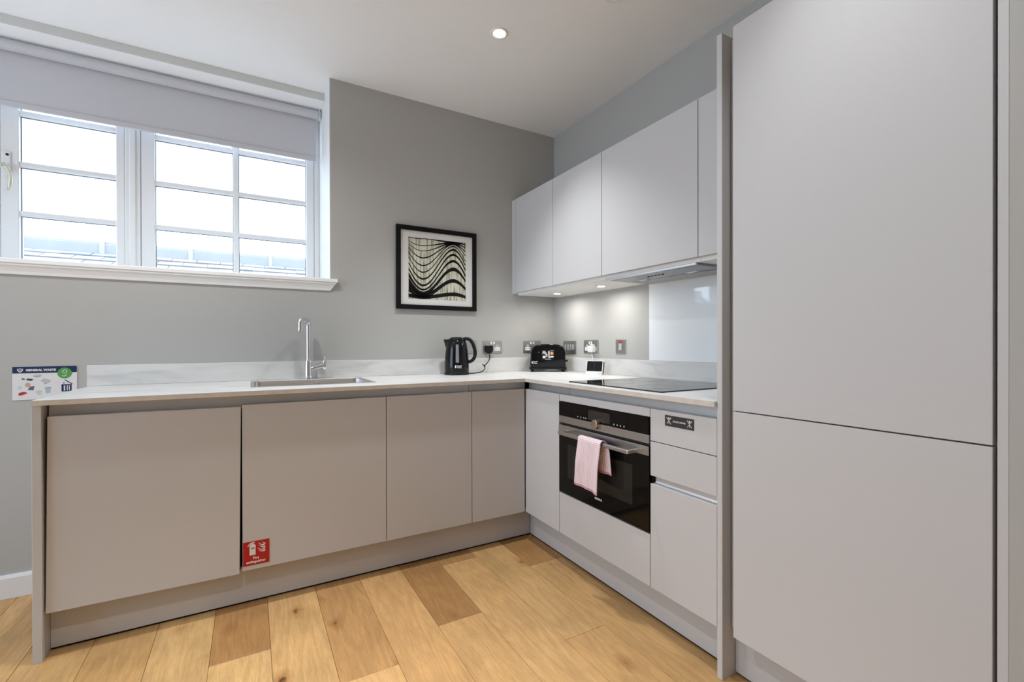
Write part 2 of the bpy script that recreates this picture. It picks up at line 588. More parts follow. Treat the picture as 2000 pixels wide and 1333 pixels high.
def gingham_mat():
    m = bpy.data.materials.new('pink_checked_cotton')
    m.use_nodes = True
    nt = m.node_tree
    N = nt.nodes.new
    b = nt.nodes['Principled BSDF']
    b.inputs['Roughness'].default_value = 0.9
    b.inputs['Specular IOR Level'].default_value = 0.1
    b.inputs['Sheen Weight'].default_value = 0.15
    uv = N('ShaderNodeTexCoord')
    sp = N('ShaderNodeSeparateXYZ')
    link(nt, uv.outputs['UV'], sp.inputs[0])
    outs = []
    for i in range(2):
        mu = N('ShaderNodeMath')
        mu.operation = 'MULTIPLY'
        mu.inputs[1].default_value = 1 / 0.0078
        link(nt, sp.outputs[i], mu.inputs[0])
        fr = N('ShaderNodeMath')
        fr.operation = 'FRACT'
        link(nt, mu.outputs[0], fr.inputs[0])
        gt = N('ShaderNodeMath')
        gt.operation = 'LESS_THAN'
        gt.inputs[1].default_value = 0.36
        link(nt, fr.outputs[0], gt.inputs[0])
        outs.append(gt.outputs[0])
    ad = N('ShaderNodeMath')
    ad.operation = 'ADD'
    link(nt, outs[0], ad.inputs[0])
    link(nt, outs[1], ad.inputs[1])
    rp = N('ShaderNodeValToRGB')
    rp.color_ramp.interpolation = 'CONSTANT'
    e = rp.color_ramp.elements
    e[0].position, e[0].color = 0, (0.86, 0.77, 0.78, 1)
    e[1].position, e[1].color = .4, (0.76, 0.58, 0.63, 1)
    x = e.new(.8)
    x.color = (0.55, 0.30, 0.37, 1)
    dv = N('ShaderNodeMath')
    dv.operation = 'MULTIPLY'
    dv.inputs[1].default_value = 0.5
    link(nt, ad.outputs[0], dv.inputs[0])
    link(nt, dv.outputs[0], rp.inputs['Fac'])
    # rosy bands near the hems (uv y in metres along the cloth)
    link(nt, rp.outputs['Color'], b.inputs['Base Color'])
    n = N('ShaderNodeTexNoise')
    n.inputs['Scale'].default_value = 900
    link(nt, uv.outputs['UV'], n.inputs['Vector'])
    bu = N('ShaderNodeBump')
    bu.inputs['Strength'].default_value = 0.25
    bu.inputs['Distance'].default_value = 0.0006
    link(nt, n.outputs['Fac'], bu.inputs['Height'])
    link(nt, bu.outputs['Normal'], b.inputs['Normal'])
    return m


M_CLOTH = gingham_mat()
M_HEM = mat('rose_hem_cotton', (0.58, 0.30, 0.34), 0.9, spec=0.1, bump=dict(scale=600, strength=0.2))

# ------------------------------------------------------------------ room shell
XR0 = -1.567      # right reveal of the window recess
XR1 = -4.05       # left reveal
YW = 0.45         # inner face of the window frame
WT = 0.62         # wall thickness


def struct(name, mb, m, parent=None, label=None):
    return mb.build(name, m, parent, kind='structure', label=label)


mb = MB()
mb.box(XR0, 0.2, 0, WT, -0.1, H + 0.1)
mb.box(XL - 0.2, XR1, 0, WT, -0.1, H + 0.1)
mb.box(XR1, XR0, 0, WT, -0.1, 1.455)
struct('wall_back', mb, M_WALL)
mb = MB()
mb.box(0, 0.2, YF - 0.2, 0, -0.1, H + 0.1)
struct('wall_right', mb, M_WALL)
mb = MB()
mb.box(-0.6345, 0, YF, -2.5158, 0, H)
struct('wall_nib', mb, M_WALL)
mb = MB()
mb.box(XL - 0.2, XL, YF - 0.2, -2.3, -0.1, H + 0.1)
mb.box(XL - 0.2, XL, -0.3, 0, -0.1, H + 0.1)
mb.box(XL - 0.2, XL, -2.3, -0.3, -0.1, 0.45)  # opening of the added unseen window, sized for its light
mb.box(XL - 0.2, XL, -2.3, -0.3, 2.55, H + 0.1)
struct('wall_left', mb, M_REVEAL)
mb = MB()
mb.box(XL, 0, YF - 0.2, YF, -0.1, H + 0.1)
struct('wall_front', mb, M_REVEAL)
mb = MB()
mb.box(XL - 0.2, 0.2, YF - 0.2, 0, H, H + 0.12)
mb.box(XR1, XR0, 0, 0.2, H, H + 0.12)
struct('ceiling', mb, M_CEIL)
# dropped head inside the window recess, white linings of the recess
mb = MB()
mb.box(XR1, XR0, 0.2, WT, 2.595, H + 0.12)
hd1 = struct('trim_1', mb, M_CEIL)
M_STRIP = mat('grey_head_paint', (0.62, 0.62, 0.60), 0.7, spec=0.25, bump=dict(scale=250, strength=0.04))
MB().box(XR1 + 0.005, XR0 - 0.0045, 0.1965, 0.1995, 2.597, H - 0.0005).build('face_strip', M_STRIP, hd1)
mb = MB()
mb.box(XR0 - 0.004, XR0, 0.0, YW + 0.05, 1.478, H)
mb.box(XR1, XR1 + 0.004, 0.0, YW + 0.05, 1.478, H)
struct('trim_2', mb, M_REVEAL)
# window board with a moulded apron under it
mb = MB()
mb.box(XR1 - 0.035, -1.532, -0.032, 0.0, 1.4575, 1.4775, 0.003, 2)
mb.box(XR1, XR0, 0.0, YW + 0.1, 1.4575, 1.4775)
sill = struct('trim_3', mb, M_SILL)
prof = [(0, 1.457), (-0.027, 1.457), (-0.0265, 1.449), (-0.020, 1.443), (-0.018, 1.436), (-0.012, 1.424), (-0.008, 1.411), (0, 1.411)]
mb = MB()
n = len(prof)
xa0, xa1 = XR1 - 0.03, -1.537
R = []
for side in (0, 1):
    ring = []
    for (y, z) in prof:
        ins = (1.457 - z) * 0.72
        ring.append(mb.bm.verts.new(((xa0 + ins) if side == 0 else (xa1 - ins), y, z)))
    R.append(ring)
mb.bm.faces.new(R[0])
mb.bm.faces.new(R[1][::-1])
for k in range(n):
    j = (k + 1) % n
    mb.bm.faces.new((R[0][k], R[0][j], R[1][j], R[1][k]))
struct('apron_moulding', mb, M_SILL, sill)
# skirting
mb = MB()
mb.prism([(0, 0), (-0.016, 0), (-0.016, 0.088), (-0.011, 0.1), (0, 0.1)], 2.55, Matrix(((0, 0, 1, -5.2), (1, 0, 0, 0), (0, 1, 0, 0.001), (0, 0, 0, 1))))
struct('baseboard_back', mb, M_WHITE)

# ------------------------------------------------------------------ floor of separate oak planks
mb = MB()
mb.box(XL - 0.2, 0.2, YF - 0.2, WT, -0.12, -0.016)
floor = struct('floor', mb, M_GAPDARK)
seams = {0: -0.58, 1: -0.771, 2: -0.957, 3: -1.148, 4: -1.337, 5: -1.530, 6: -1.720, 7: -1.910, 8: -2.098, 9: -2.285, 10: -2.477}
known = {1: [-0.89], 2: [-1.442], 3: [-0.67], 4: [-1.125], 5: [], 6: [-1.26], 7: [], 8: [-0.952], 9: [], 10: []}
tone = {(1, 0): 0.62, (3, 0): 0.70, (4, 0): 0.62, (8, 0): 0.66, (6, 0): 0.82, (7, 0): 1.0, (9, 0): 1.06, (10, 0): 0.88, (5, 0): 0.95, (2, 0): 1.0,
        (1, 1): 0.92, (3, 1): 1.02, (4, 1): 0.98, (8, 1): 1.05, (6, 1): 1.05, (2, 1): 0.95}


def seam_x(i):
    if i in seams:
        return seams[i]
    if i < 0:
        return -0.58 + 0.19 * (-i)
    return -2.477 - 0.19 * (i - 10)


OAK = Vector((0.60, 0.360, 0.150))
for i in range(-2, 25):
    xa, xb = seam_x(i - 1), seam_x(i)       # column between seams i-1 and i
    xa = min(xa, 0.0)
    xb = max(xb, XL)
    if xa - xb < 0.03:
        continue
    rnd = random.Random(100 + i)
    js = sorted(known.get(i, []), reverse=True)
    y = js[-1] if js else rnd.uniform(-0.3, -1.6) if i not in (5, 7, 9, 10) else -1.9 - 0.3 * (i % 3)
    if not js:
        js = [y]
    while y > YF + 0.5:
        y -= rnd.uniform(1.2, 1.9)
        js.append(max(y, YF))
    if js[-1] > YF:
        js.append(YF)
    top = 0.0
    for k, yb in enumerate(js):
        if top - yb < 0.02:
            continue
        g = 0.0005
        mb = MB()
        b_ = mb.bm
        c = 0.0011
        X0, X1, Y0, Y1 = xb + g, xa - g, yb + g, top - g
        lo = [b_.verts.new(v) for v in ((X0, Y0, -0.015), (X1, Y0, -0.015), (X1, Y1, -0.015), (X0, Y1, -0.015))]
        mi = [b_.verts.new(v) for v in ((X0, Y0, -c), (X1, Y0, -c), (X1, Y1, -c), (X0, Y1, -c))]
        hi = [b_.verts.new(v) for v in ((X0 + c, Y0 + c, 0), (X1 - c, Y0 + c, 0), (X1 - c, Y1 - c, 0), (X0 + c, Y1 - c, 0))]
        b_.faces.new(hi)
        b_.faces.new(lo[::-1])
        for q in range(4):
            w = (q + 1) % 4
            b_.faces.new((lo[q], lo[w], mi[w], mi[q]))
            b_.faces.new((mi[q], mi[w], hi[w], hi[q]))
        # origin in the middle so that the grain differs from plank to plank
        cx, cy = (X0 + X1) / 2, (Y0 + Y1) / 2
        bmesh.ops.translate(b_, verts=b_.verts, vec=(-cx, -cy, 0))
        me = bpy.data.meshes.new('plank')
        bmesh.ops.recalc_face_normals(b_, faces=b_.faces)
        b_.to_mesh(me)
        b_.free()
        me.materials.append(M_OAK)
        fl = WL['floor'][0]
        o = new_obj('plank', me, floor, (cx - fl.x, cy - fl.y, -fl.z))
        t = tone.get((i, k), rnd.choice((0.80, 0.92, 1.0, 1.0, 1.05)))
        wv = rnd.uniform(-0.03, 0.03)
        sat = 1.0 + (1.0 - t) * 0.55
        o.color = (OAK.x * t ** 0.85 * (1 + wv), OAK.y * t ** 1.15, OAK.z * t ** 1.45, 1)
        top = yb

# ------------------------------------------------------------------ window
win = struct('window_1', MB().box(XR1 + 0.004, XR1 + 0.036, YW, YW + 0.1, 1.478, 2.594, 0.003)
             .box(XR0 - 0.034, XR0 - 0.004, YW, YW + 0.1, 1.478, 2.594, 0.003)
             .box(XR1 + 0.036, XR0 - 0.034, YW, YW + 0.1, 2.562, 2.594, 0.003)
             .box(XR1 + 0.036, XR0 - 0.034, YW, YW + 0.1, 1.478, 1.505, 0.003)
             .box(-2.572, -2.504, YW, YW + 0.1, 1.505, 2.562, 0.004)
             .box(-2.552, -2.524, YW - 0.008, YW, 1.505, 2.562, 0.004)
             .box(-3.125, -3.060, YW, YW + 0.1, 1.505, 2.562, 0.004)
             .box(-3.106, -3.079, YW - 0.008, YW, 1.505, 2.562, 0.004), M_WHITE)
ZB = [1.5375, 1.776, 2.0275, 2.289, 2.530]     # bottom rail top, three bars, top rail
BAR = 0.0265


M_GASKET = mat('grey_glazing_gasket', (0.22, 0.23, 0.24), 0.6, spec=0.2, bump=dict(scale=100, strength=0.02))


def sash(x0, x1, gx0, gx1, vbar, label=None):
    """sash frame between x0..x1 with glass between gx0..gx1"""
    y0, y1 = YW + 0.003, YW + 0.062
    m_ = MB()
    m_.box(x0, gx0, y0, y1, 1.508, 2.559, 0.004)
    m_.box(gx1, x1, y0, y1, 1.508, 2.559, 0.004)
    m_.box(gx0, gx1, y0, y1, 1.508, ZB[0], 0.003)
    m_.box(gx0, gx1, y0, y1, ZB[4], 2.559, 0.003)
    s = m_.build('sash', M_WHITE, win)
    for z in ZB[1:4]:
        MB().box(gx0 - 0.005, gx1 + 0.005, y0 + 0.006, y1 - 0.006, z - BAR / 2, z + BAR / 2, 0.004).build('glazing_bar', M_WHITE, s)
    cols = [(gx0, gx1)]
    if vbar:
        MB().box(vbar[0], vbar[1], y0 + 0.004, y1 - 0.004, ZB[0] - 0.005, ZB[4] + 0.005, 0.004).build('glazing_bar', M_WHITE, s)
        cols = [(gx0, vbar[0]), (vbar[1], gx1)]
    lims = [(ZB[0], ZB[1] - BAR / 2), (ZB[1] + BAR / 2, ZB[2] - BAR / 2), (ZB[2] + BAR / 2, ZB[3] - BAR / 2), (ZB[3] + BAR / 2, ZB[4])]
    for a, b2 in cols:
        for c0, c1 in lims:
            MB().box(a, b2, YW + 0.034, YW + 0.038, c0, c1).build('pane', M_PANE, s)
            g_, h0, h1 = 0.0035, YW + 0.030, YW + 0.0335
            MB().box(a, b2, h0, h1, c1 - g_, c1).box(a, b2, h0, h1, c0, c0 + g_).box(a, a + g_, h0, h1, c0 + g_, c1 - g_).box(b2 - g_, b2, h0, h1, c0 + g_, c1 - g_).build('gasket', M_GASKET, s)
    return s


sash(-2.502, XR0 - 0.036, -2.440, -1.651, (-2.059, -2.030))
cas = sash(-3.0597, -2.5723, -2.992, -2.611, None)
sash(XR1 + 0.038, -3.127, -3.960, -3.185, (-3.587, -3.558))
# casement handle: back plate, pivot, curved lever
hy = YW + 0.003
mb = MB()
mb.box(-3.055, -3.020, hy - 0.007, hy, 1.955, 2.080, 0.003)
mb.cyl((-3.042, hy - 0.006, 2.000), (0, -1, 0), 0.013, 0.016, 20, bev=0.002)
h_ = mb.build('handle', M_WHITE, win)
MB().cyl((-3.031, hy - 0.007, 2.062), (0, -1, 0), 0.006, 0.003, 12).cyl((-3.042, hy - 0.022, 2.000), (0, -1, 0), 0.006, 0.002, 12).build('screw', M_BMATT, h_)
mb = MB()
mb.tube([(-3.044, hy - 0.020, 2.010), (-3.028, hy - 0.026, 1.992), (-3.015, hy - 0.032, 1.965), (-3.011, hy - 0.034, 1.935), (-3.014, hy - 0.033, 1.905), (-3.020, hy - 0.030, 1.880)],
        [0.010, 0.010, 0.009, 0.0085, 0.008, 0.006], 14, squash=(1.0, 0.75))
mb.build('lever', M_HANDLEW, h_, smooth=True)

# roller blind
M_BAR = mat('grey_hem_fabric', (0.56, 0.555, 0.575), 0.85, spec=0.15, bump=dict(scale=900, strength=0.08))
bl = thing('roller_blind', 'pale grey roller blind half drawn over the white kitchen window', 'blind', (-2.8, 0.335, 2.56))
x0b, x1b = -4.0, -1.602
MB().cyl((x0b, 0.335, 2.563), (1, 0, 0), 0.026, x1b - x0b + 0.012, 32).build('roller_tube', M_BLIND, bl, smooth=True, auto=40)
MB().box(x0b, x1b, 0.3595, 0.3605, 2.303, 2.565).build('fabric', M_BLIND, bl)
MB().box(x0b, x1b, 0.354, 0.366, 2.272, 2.303, 0.004, 2).build('bottom_bar', M_BAR, bl, label='fabric-covered bottom bar of the blind')
for xb_ in (XR0 - 0.0175, XR1 + 0.02):
    m_ = MB()
    m_.box(xb_ - 0.002, xb_ + 0.002, 0.312, 0.358, 2.535, 2.594, 0.001)
    m_.cyl((xb_ - 0.018, 0.335, 2.563), (1, 0, 0), 0.012, 0.03, 20, bev=0.002)
    m_.build('bracket', M_WPLAST, bl)

# roof seen through the window
M_CLIP = mat('pale_clip_metal', (0.46, 0.455, 0.45), 0.6, bump=dict(scale=50, strength=0.02))
roof = thing('tiled_roof', 'pale weathered tiled roof outside beyond the window, capped with a metal ridge', 'roof', (-2.5, 2.5, 0))
MB().box(-4.70, 2.5, 2.35, 3.2, -2.6, 1.70).build('gable_wall', M_RENDERW, roof)
sl = math.radians(22)
gauge = 0.155
zr, yr = 1.915, 2.50          # top edge of the tiles, under the ridge
nt_ = 0
tile_me = {}
for r_ in range(5):
    yb = yr - (r_ + 1) * gauge * math.cos(sl)
    zb_ = zr - (r_ + 1) * gauge * math.sin(sl)
    offx = 0.0925 * (r_ % 2) + 0.013
    for c_ in range(22):
        xx = -4.75 + c_ * 0.1865 + offx
        rr = random.Random(r_ * 100 + c_)
        wv = rr.uniform(-0.003, 0.003)
        mi = rr.randrange(3)
        if mi not in tile_me:
            m_ = MB()
            m_.box(-0.0915, 0.0915, 0, 0.20, 0, 0.013, 0.002)
            bmesh.ops.recalc_face_normals(m_.bm, faces=m_.bm.faces)
            me = bpy.data.meshes.new('tile')
            m_.bm.to_mesh(me)
            m_.bm.free()
            me.materials.append(M_TILE[mi])
            tile_me[mi] = me
        o = new_obj('tile', tile_me[mi], roof, (xx + 2.5 + rr.uniform(-.002, .002), yb - 2.5 + wv, zb_ + rr.uniform(0, 0.004)))
        o.rotation_euler = (sl - math.radians(4), rr.uniform(-0.012, 0.012), rr.uniform(-0.01, 0.01))
MB().box(-4.85, 2.5, 2.47, 2.53, 1.885, 1.995, 0.006, 2).build('ridge_cap', M_LEAD, roof)
MB().tube([(-4.85, 2.5, 2.0), (2.5, 2.5, 2.0)], 0.018, 12).build('ridge_roll', M_LEAD, roof, smooth=True)
for xc in (-4.4, -3.75, -3.10, -2.46, -1.79, -1.14):
    MB().box(xc - 0.018, xc + 0.018, 2.460, 2.54, 1.90, 2.022, 0.004).build('ridge_clip', M_CLIP, roof)

# ------------------------------------------------------------------ ceiling lights
def downlight(x, y, label, power=0.0, lit=True, cone=80):
    t = thing('downlight', label, 'ceiling light', (x, y, H), group=None)
    MB().lathe([(0.0255, -0.0005), (0.034, -0.0040), (0.036, -0.0050), (0.041, -0.0045), (0.044, -0.001), (0.044, 0.0)], (x, y, H), 40).build('trim_ring', M_WPLAST, t, smooth=True)
    MB().cyl((x, y, H - 0.0025), (0, 0, 1), 0.0252, 0.0022, 32).build('lens', M_LAMP if lit else M_WPLAST, t)
    if lit:
        l = bpy.data.lights.new('downlight_lamp', 'SPOT')
        l.energy = power
        l.spot_size = math.radians(cone)
        l.spot_blend = 0.8
        l.shadow_soft_size = 0.03
        l.color = (0.96, 0.985, 1.0)
        o = bpy.data.objects.new('downlight_lamp', l)
        COL.objects.link(o)
        o.parent = t
        o.location = (0, 0, -0.012)
    return t


downlight(-0.897, -0.816, 'lit round recessed downlight in the ceiling near the kitchen corner', 74, cone=92)
downlight(-0.575, -1.285, 'round ceiling fitting mostly cut off by the top edge of the picture', 0, lit=False)
downlight(-2.30, -0.82, 'added unseen downlight above the left end of the worktop', 54, cone=150)  # this and the next two are unseen lamps added for fill light
downlight(-0.95, -2.25, 'added unseen downlight in front of the fridge housing', 30, cone=80)
downlight(-2.30, -2.25, 'added unseen downlight above the middle of the kitchen floor', 225, cone=78)

# ------------------------------------------------------------------ base units along the window wall
DA = -0.6245      # front face of the doors there
DB = -0.6335      # front face of the doors on the hob wall
Z0, Z1 = 0.162, 0.851
TH = 0.019


def door_box(mb_, x0, x1, y0, y1, z0, z1):
    return mb_.box(x0, x1, y0, y1, z0, z1, 0.0012, 2)


def baseA(x0, x1, label, rot=0.0, dz=0.0):
    t = thing('base_cabinet', label, 'cabinet', ((x0 + x1) / 2, DA + 0.3, 0.16), group=None)
    MB().box(x0 + 0.001, x1 - 0.001, DA + TH + 0.004, -0.02, 0.163, 0.70).build('carcass', M_DARK, t)
    m_ = MB()
    door_box(m_, x0 + 0.0015, x1 - 0.0015, DA, DA + TH, Z0, Z1)
    if rot:
        c = Vector(((x0 + x1) / 2, DA, (Z0 + Z1) / 2))
        bmesh.ops.transform(m_.bm, matrix=Matrix.Translation(c + Vector((0, -0.002, dz))) @ Matrix.Rotation(rot, 4, 'Y') @ Matrix.Translation(-c), verts=m_.bm.verts)
    m_.build('door', M_CAB, t)
    return t


baseA(-2.593, -2.0075, 'light grey base cabinet beside the left end panel, its door hanging slightly crooked', rot=0.010, dz=-0.004)
baseA(-2.003, -1.4085, 'light grey base cabinet under the sink, with the red fire sign on its door')
baseA(-1.4085, -0.9615, 'narrower light grey base cabinet third from the left, right of the sink cabinet')
baseA(-0.9615, -0.636, 'narrowest light grey corner base cabinet on the window wall, below the kettle and toaster')

# black strips standing in for the shade in the gap under the plinths
tag(MB().box(-2.598, -0.566, -0.562, -0.552, 0.0005, 0.0088).build('gap_shade', M_GAPDARK), 'black strip standing in for the shade under the long plinth', 'shade_strip')
tag(MB().box(-0.565, -0.553, -1.843, -0.563, 0.0005, 0.0088).build('gap_shade', M_GAPDARK), 'black strip standing in for the shade under the oven-wall plinth', 'shade_strip')

# end panel, plinths, finger rails
tag(MB().box(-2.6250, -2.600, -0.638, -0.018, 0.0, 0.891, 0.001).build('end_panel', M_CAB), 'upright light grey panel closing the left end of the worktop run', 'panel')
tag(MB().box(-2.599, -0.5705, -0.569, -0.551, 0.009, 0.159, 0.001).build('plinth', M_PLINTH), 'long grey plinth under the window-wall cabinets', 'plinth')
tag(MB().box(-0.570, -0.552, -1.843, -0.5705, 0.009, 0.159, 0.001).build('plinth', M_PLINTH), 'shorter grey plinth under the oven-wall cabinets', 'plinth')


def rail(axis, a0, a1, face, z0, z1, label):
    """finger rail: upright back leaf with a rolled lower lip"""
    prof_ = [(0.0, z0), (0.0, z0 + 0.004), (0.010, z0 + 0.006), (0.0155, z0 + 0.012), (0.0165, z1), (0.020, z1), (0.020, z0)]
    m_ = MB()
    if axis == 'x':
        mm = Matrix(((0, 0, 1, a0), (1, 0, 0, face), (0, 1, 0, 0), (0, 0, 0, 1)))
    else:
        mm = Matrix(((1, 0, 0, face), (0, 0, 1, a0), (0, 1, 0, 0), (0, 0, 0, 1)))
    m_.prism(prof_, a1 - a0, mm)
    return tag(m_.build('finger_rail', M_ALU), label, 'rail')


rail('x', -2.595, -0.963, -0.602, 0.836, 0.8905, 'long aluminium finger rail under the worktop front, above the window-wall doors')
rail('x', -0.961, -0.614, -0.602, 0.836, 0.8905, 'short aluminium finger rail above the corner door of the window wall')
rail('y', -0.985, -0.6030, -0.612, 0.836, 0.8905, 'short aluminium finger rail above the corner door beside the oven')
rail('y', -1.843, -0.987, -0.612, 0.836, 0.8905, 'aluminium finger rail above the oven and drawers')

# ------------------------------------------------------------------ base units along the hob wall
t = thing('base_cabinet', 'light grey corner base cabinet with a narrow door, left of the oven', 'cabinet', (DB + 0.3, -0.79, 0.16))
MB().box(DB + TH + 0.004, -0.02, -0.947, -0.640, 0.163, 0.70).build('carcass', M_DARK, t)
door_box(MB(), DB, DB + TH, -0.9485, -0.6268, Z0, Z1).build('door', M_CAB, t)

t = thing('oven_housing', 'light grey cabinet housing the built-in oven, with plain panels above and below it', 'cabinet', (DB + 0.3, -1.25, 0.16))
MB().box(DB + TH + 0.004, -0.02, -1.5485, -0.9525, 0.163, 0.360).build('carcass', M_DARK, t)
door_box(MB(), DB, DB + TH, -1.5485, -0.9515, Z0, 0.3645).build('lower_panel', M_CAB, t)
door_box(MB(), DB, DB + TH, -1.5485, -0.9515, 0.8185, Z1).build('upper_panel', M_CAB, t)

t = thing('drawer_unit', 'light grey drawer unit right of the oven, with the cutlery sign on its top drawer', 'cabinet', (DB + 0.3, -1.7, 0.16))
MB().box(DB + TH + 0.004, -0.02, -1.8425, -1.5525, 0.163, 0.82).build('carcass', M_DARK, t)
door_box(MB(), DB, DB + TH, -1.8415, -1.5515, 0.7285, Z1).build('drawer_front', M_CAB, t)
door_box(MB(), DB, DB + TH, -1.8415, -1.5515, 0.5945, 0.7255).build('drawer_front', M_CAB, t)
door_box(MB(), DB, DB + TH, -1.8415, -1.5515, Z0, 0.5635).build('drawer_front', M_CAB, t)
m_ = MB()
m_.prism([(0.0, 0.560), (0.0, 0.5655), (0.006, 0.568), (0.0105, 0.574), (0.0115, 0.60), (0.0135, 0.60), (0.0135, 0.560)], 0.276,
         Matrix(((1, 0, 0, DB + 0.0055), (0, 0, 1, -1.8415), (0, 1, 0, 0), (0, 0, 0, 1))))
m_.build('finger_rail', M_ALU, t, label='silver finger rail between the drawers')

# oven
ov = thing('oven', 'black and steel built-in oven with a long bar handle and a round knob', 'oven', (DB, -1.25, 0.37))
MB().box(DB + 0.012, -0.10, -1.545, -0.955, 0.371, 0.814).build('body', M_DARK, ov)
MB().box(DB - 0.004, DB + 0.012, -1.5475, -0.9530, 0.7480, 0.8165, 0.001).build('control_panel', M_BGLASS, ov)
MB().box(DB - 0.005, DB + 0.012, -1.5475, -0.9530, 0.7145, 0.7475, 0.0015).build('steel_strip', M_STEEL, ov)
dr = MB().box(DB - 0.004, DB + 0.012, -1.5475, -0.9530, 0.3705, 0.7035, 0.0012).build('oven_door', M_BGLASS, ov)
MB().box(DB - 0.0055, DB - 0.0042, -1.5475, -0.9530, 0.668, 0.7035, 0.0003).build('steel_band', M_STEEL, dr)
MB().box(DB - 0.0046, DB - 0.0041, -1.4600, -1.0250, 0.452, 0.615).build('window', M_OVENWIN, dr)
hb = MB().box(DB - 0.060, DB - 0.046, -1.489, -1.020, 0.668, 0.684, 0.003, 2)
hb.box(DB - 0.048, DB - 0.004, -1.489, -1.478, 0.669, 0.683, 0.001)
hb.box(DB - 0.048, DB - 0.004, -1.031, -1.020, 0.669, 0.683, 0.001)
hb.build('handle', M_STEEL, dr)
MB().text('SIEMENS', 0.0130, planeB(-1.250, 0.4135, DB - 0.0042), 0.0002, 0.0004, 'CENTER').build('lettering', M_SIGNW, dr)
kn = MB().cyl((DB - 0.005, -1.245, 0.7455), (-1, 0, 0), 0.0225, 0.020, 40, r2=0.0205, bev=0.002).build('knob', M_KNOB, ov, smooth=True, auto=35)
MB().box(DB - 0.0047, DB - 0.0041, -1.326, -1.182, 0.7575, 0.8015).build('display', M_DISPLAY, ov)
for yy in (-1.105, -1.128, -1.150, -1.164, -1.352, -1.372, -1.392, -1.412):
    MB().prism([(0.003, 0), (0.003, 0.0012), (0.0014, 0.0028), (0.0014, 0.006), (-0.0014, 0.006), (-0.0014, 0.0028), (-0.003, 0.0012), (-0.003, 0)], 0.0006, planeB(yy, 0.7575, DB - 0.0041)).build('touch_symbol', M_SIGNW, ov)

# tea towel on the oven handle
tw = None
bmt = bmesh.new()
uvl = bmt.loops.layers.uv.new('UVMap')
HX, HZ = DB - 0.053, 0.676        # bar centre


def towel_profile(s, side):
    """x,z along the cloth: s<0 front drop, s>0 back drop"""
    r = 0.0145
    arc = PI * r
    if abs(s) <= arc / 2:
        a = PI / 2 + s / r * -1.0
        return (HX - r * math.cos(PI / 2 + s / r) * 1.0, HZ + 0.002 + r * math.sin(PI / 2 + s / r))
    if s < 0:
        d = -s - arc / 2
        return (HX - r - 0.006 * min(1, d / 0.1), HZ + 0.002 - d)
    d = s - arc / 2
    return (HX + r + 0.004 * min(1, d / 0.1), HZ + 0.002 - d)


NS, NY = 44, 22
front, back = 0.225, 0.150
rows = []
for i in range(NS + 1):
    s = -front + (front + back) * i / NS
    row = []
    for j in range(NY + 1):
        v = j / NY
        x, z = towel_profile(s, 0)
        dfront = max(0, -s - 0.03)
        dback = max(0, s - 0.03)
        yl = -1.188 + 0.085 * dfront            # left hem drifts outward towards the bottom
        yr_ = -1.339 + 0.05 * dfront - 0.10 * dback
        if s > 0:
            yr_ -= 0.02 * min(1, s / 0.05)
        y = yl + (yr_ - yl) * v
        if s < 0:
            x += -0.004 * math.sin(v * 7.0 + 0.6) * min(1, dfront / 0.08) - 0.003 * math.sin(v * 15) * min(1, dfront / 0.12)
            z += -0.012 * v * min(1, dfront / 0.19)
        else:
            x += 0.005 * math.sin(v * 16.0) * min(1, dback / 0.08)
        row.append((bmt.verts.new((x, y, z)), (v * 0.158, s)))
    rows.append(row)
for i in range(NS):
    for j in range(NY):
        q = (rows[i][j], rows[i][j + 1], rows[i + 1][j + 1], rows[i + 1][j])
        f = bmt.faces.new([a[0] for a in q])
        f.smooth = True
        for lp, a in zip(f.loops, q):
            lp[uvl].uv = a[1]
orgt = Vector((HX, -1.263, 0.45))
bmesh.ops.translate(bmt, verts=bmt.verts, vec=-orgt)
me = bpy.data.meshes.new('tea_towel')
bmt.to_mesh(me)
bmt.free()
me.materials.append(M_CLOTH)
tw = new_obj('tea_towel', me, None, orgt)
sm = tw.modifiers.new('thickness', 'SOLIDIFY')
sm.thickness = 0.0026
sm.offset = 0
tag(tw, 'pink and white checked tea towel draped over the oven handle', 'towel')
WL[tw.name] = (orgt, 0)
# hem bands at the lower edges (front and back)
for s0, nm in ((-front, 'hem'), (back, 'hem')):
    m_ = MB()
    cells = []
    for i in range(2):
        s = s0 + (0.0 if i == 0 else (0.010 if s0 < 0 else -0.010))
        rr = rows_i = None
        row = []
        for j in range(NY + 1):
            v = j / NY
            x, z = towel_profile(s, 0)
            dfront = max(0, -s - 0.03)
            dback = max(0, s - 0.03)
            yl = -1.188 + 0.085 * dfront
            yr_ = -1.339 + 0.05 * dfront - 0.10 * dback
            if s > 0:
                yr_ -= 0.02 * min(1, s / 0.05)
            y = yl + (yr_ - yl) * v
            if s < 0:
                x += -0.004 * math.sin(v * 7.0 + 0.6) * min(1, dfront / 0.08) - 0.003 * math.sin(v * 15) * min(1, dfront / 0.12)
                z += -0.012 * v * min(1, dfront / 0.19)
            else:
                x += 0.005 * math.sin(v * 16.0) * min(1, dback / 0.08)
            row.append((x, y, z))
        cells.append(row)
    for off_ in (-0.0018, 0.0018):
        g = [[m_.bm.verts.new((p[0] + off_, p[1], p[2])) for p in r] for r in cells]
        for j in range(NY):
            m_.bm.faces.new((g[0][j], g[0][j + 1], g[1][j + 1], g[1][j]))
    m_.build(nm, M_HEM, tw, smooth=True)

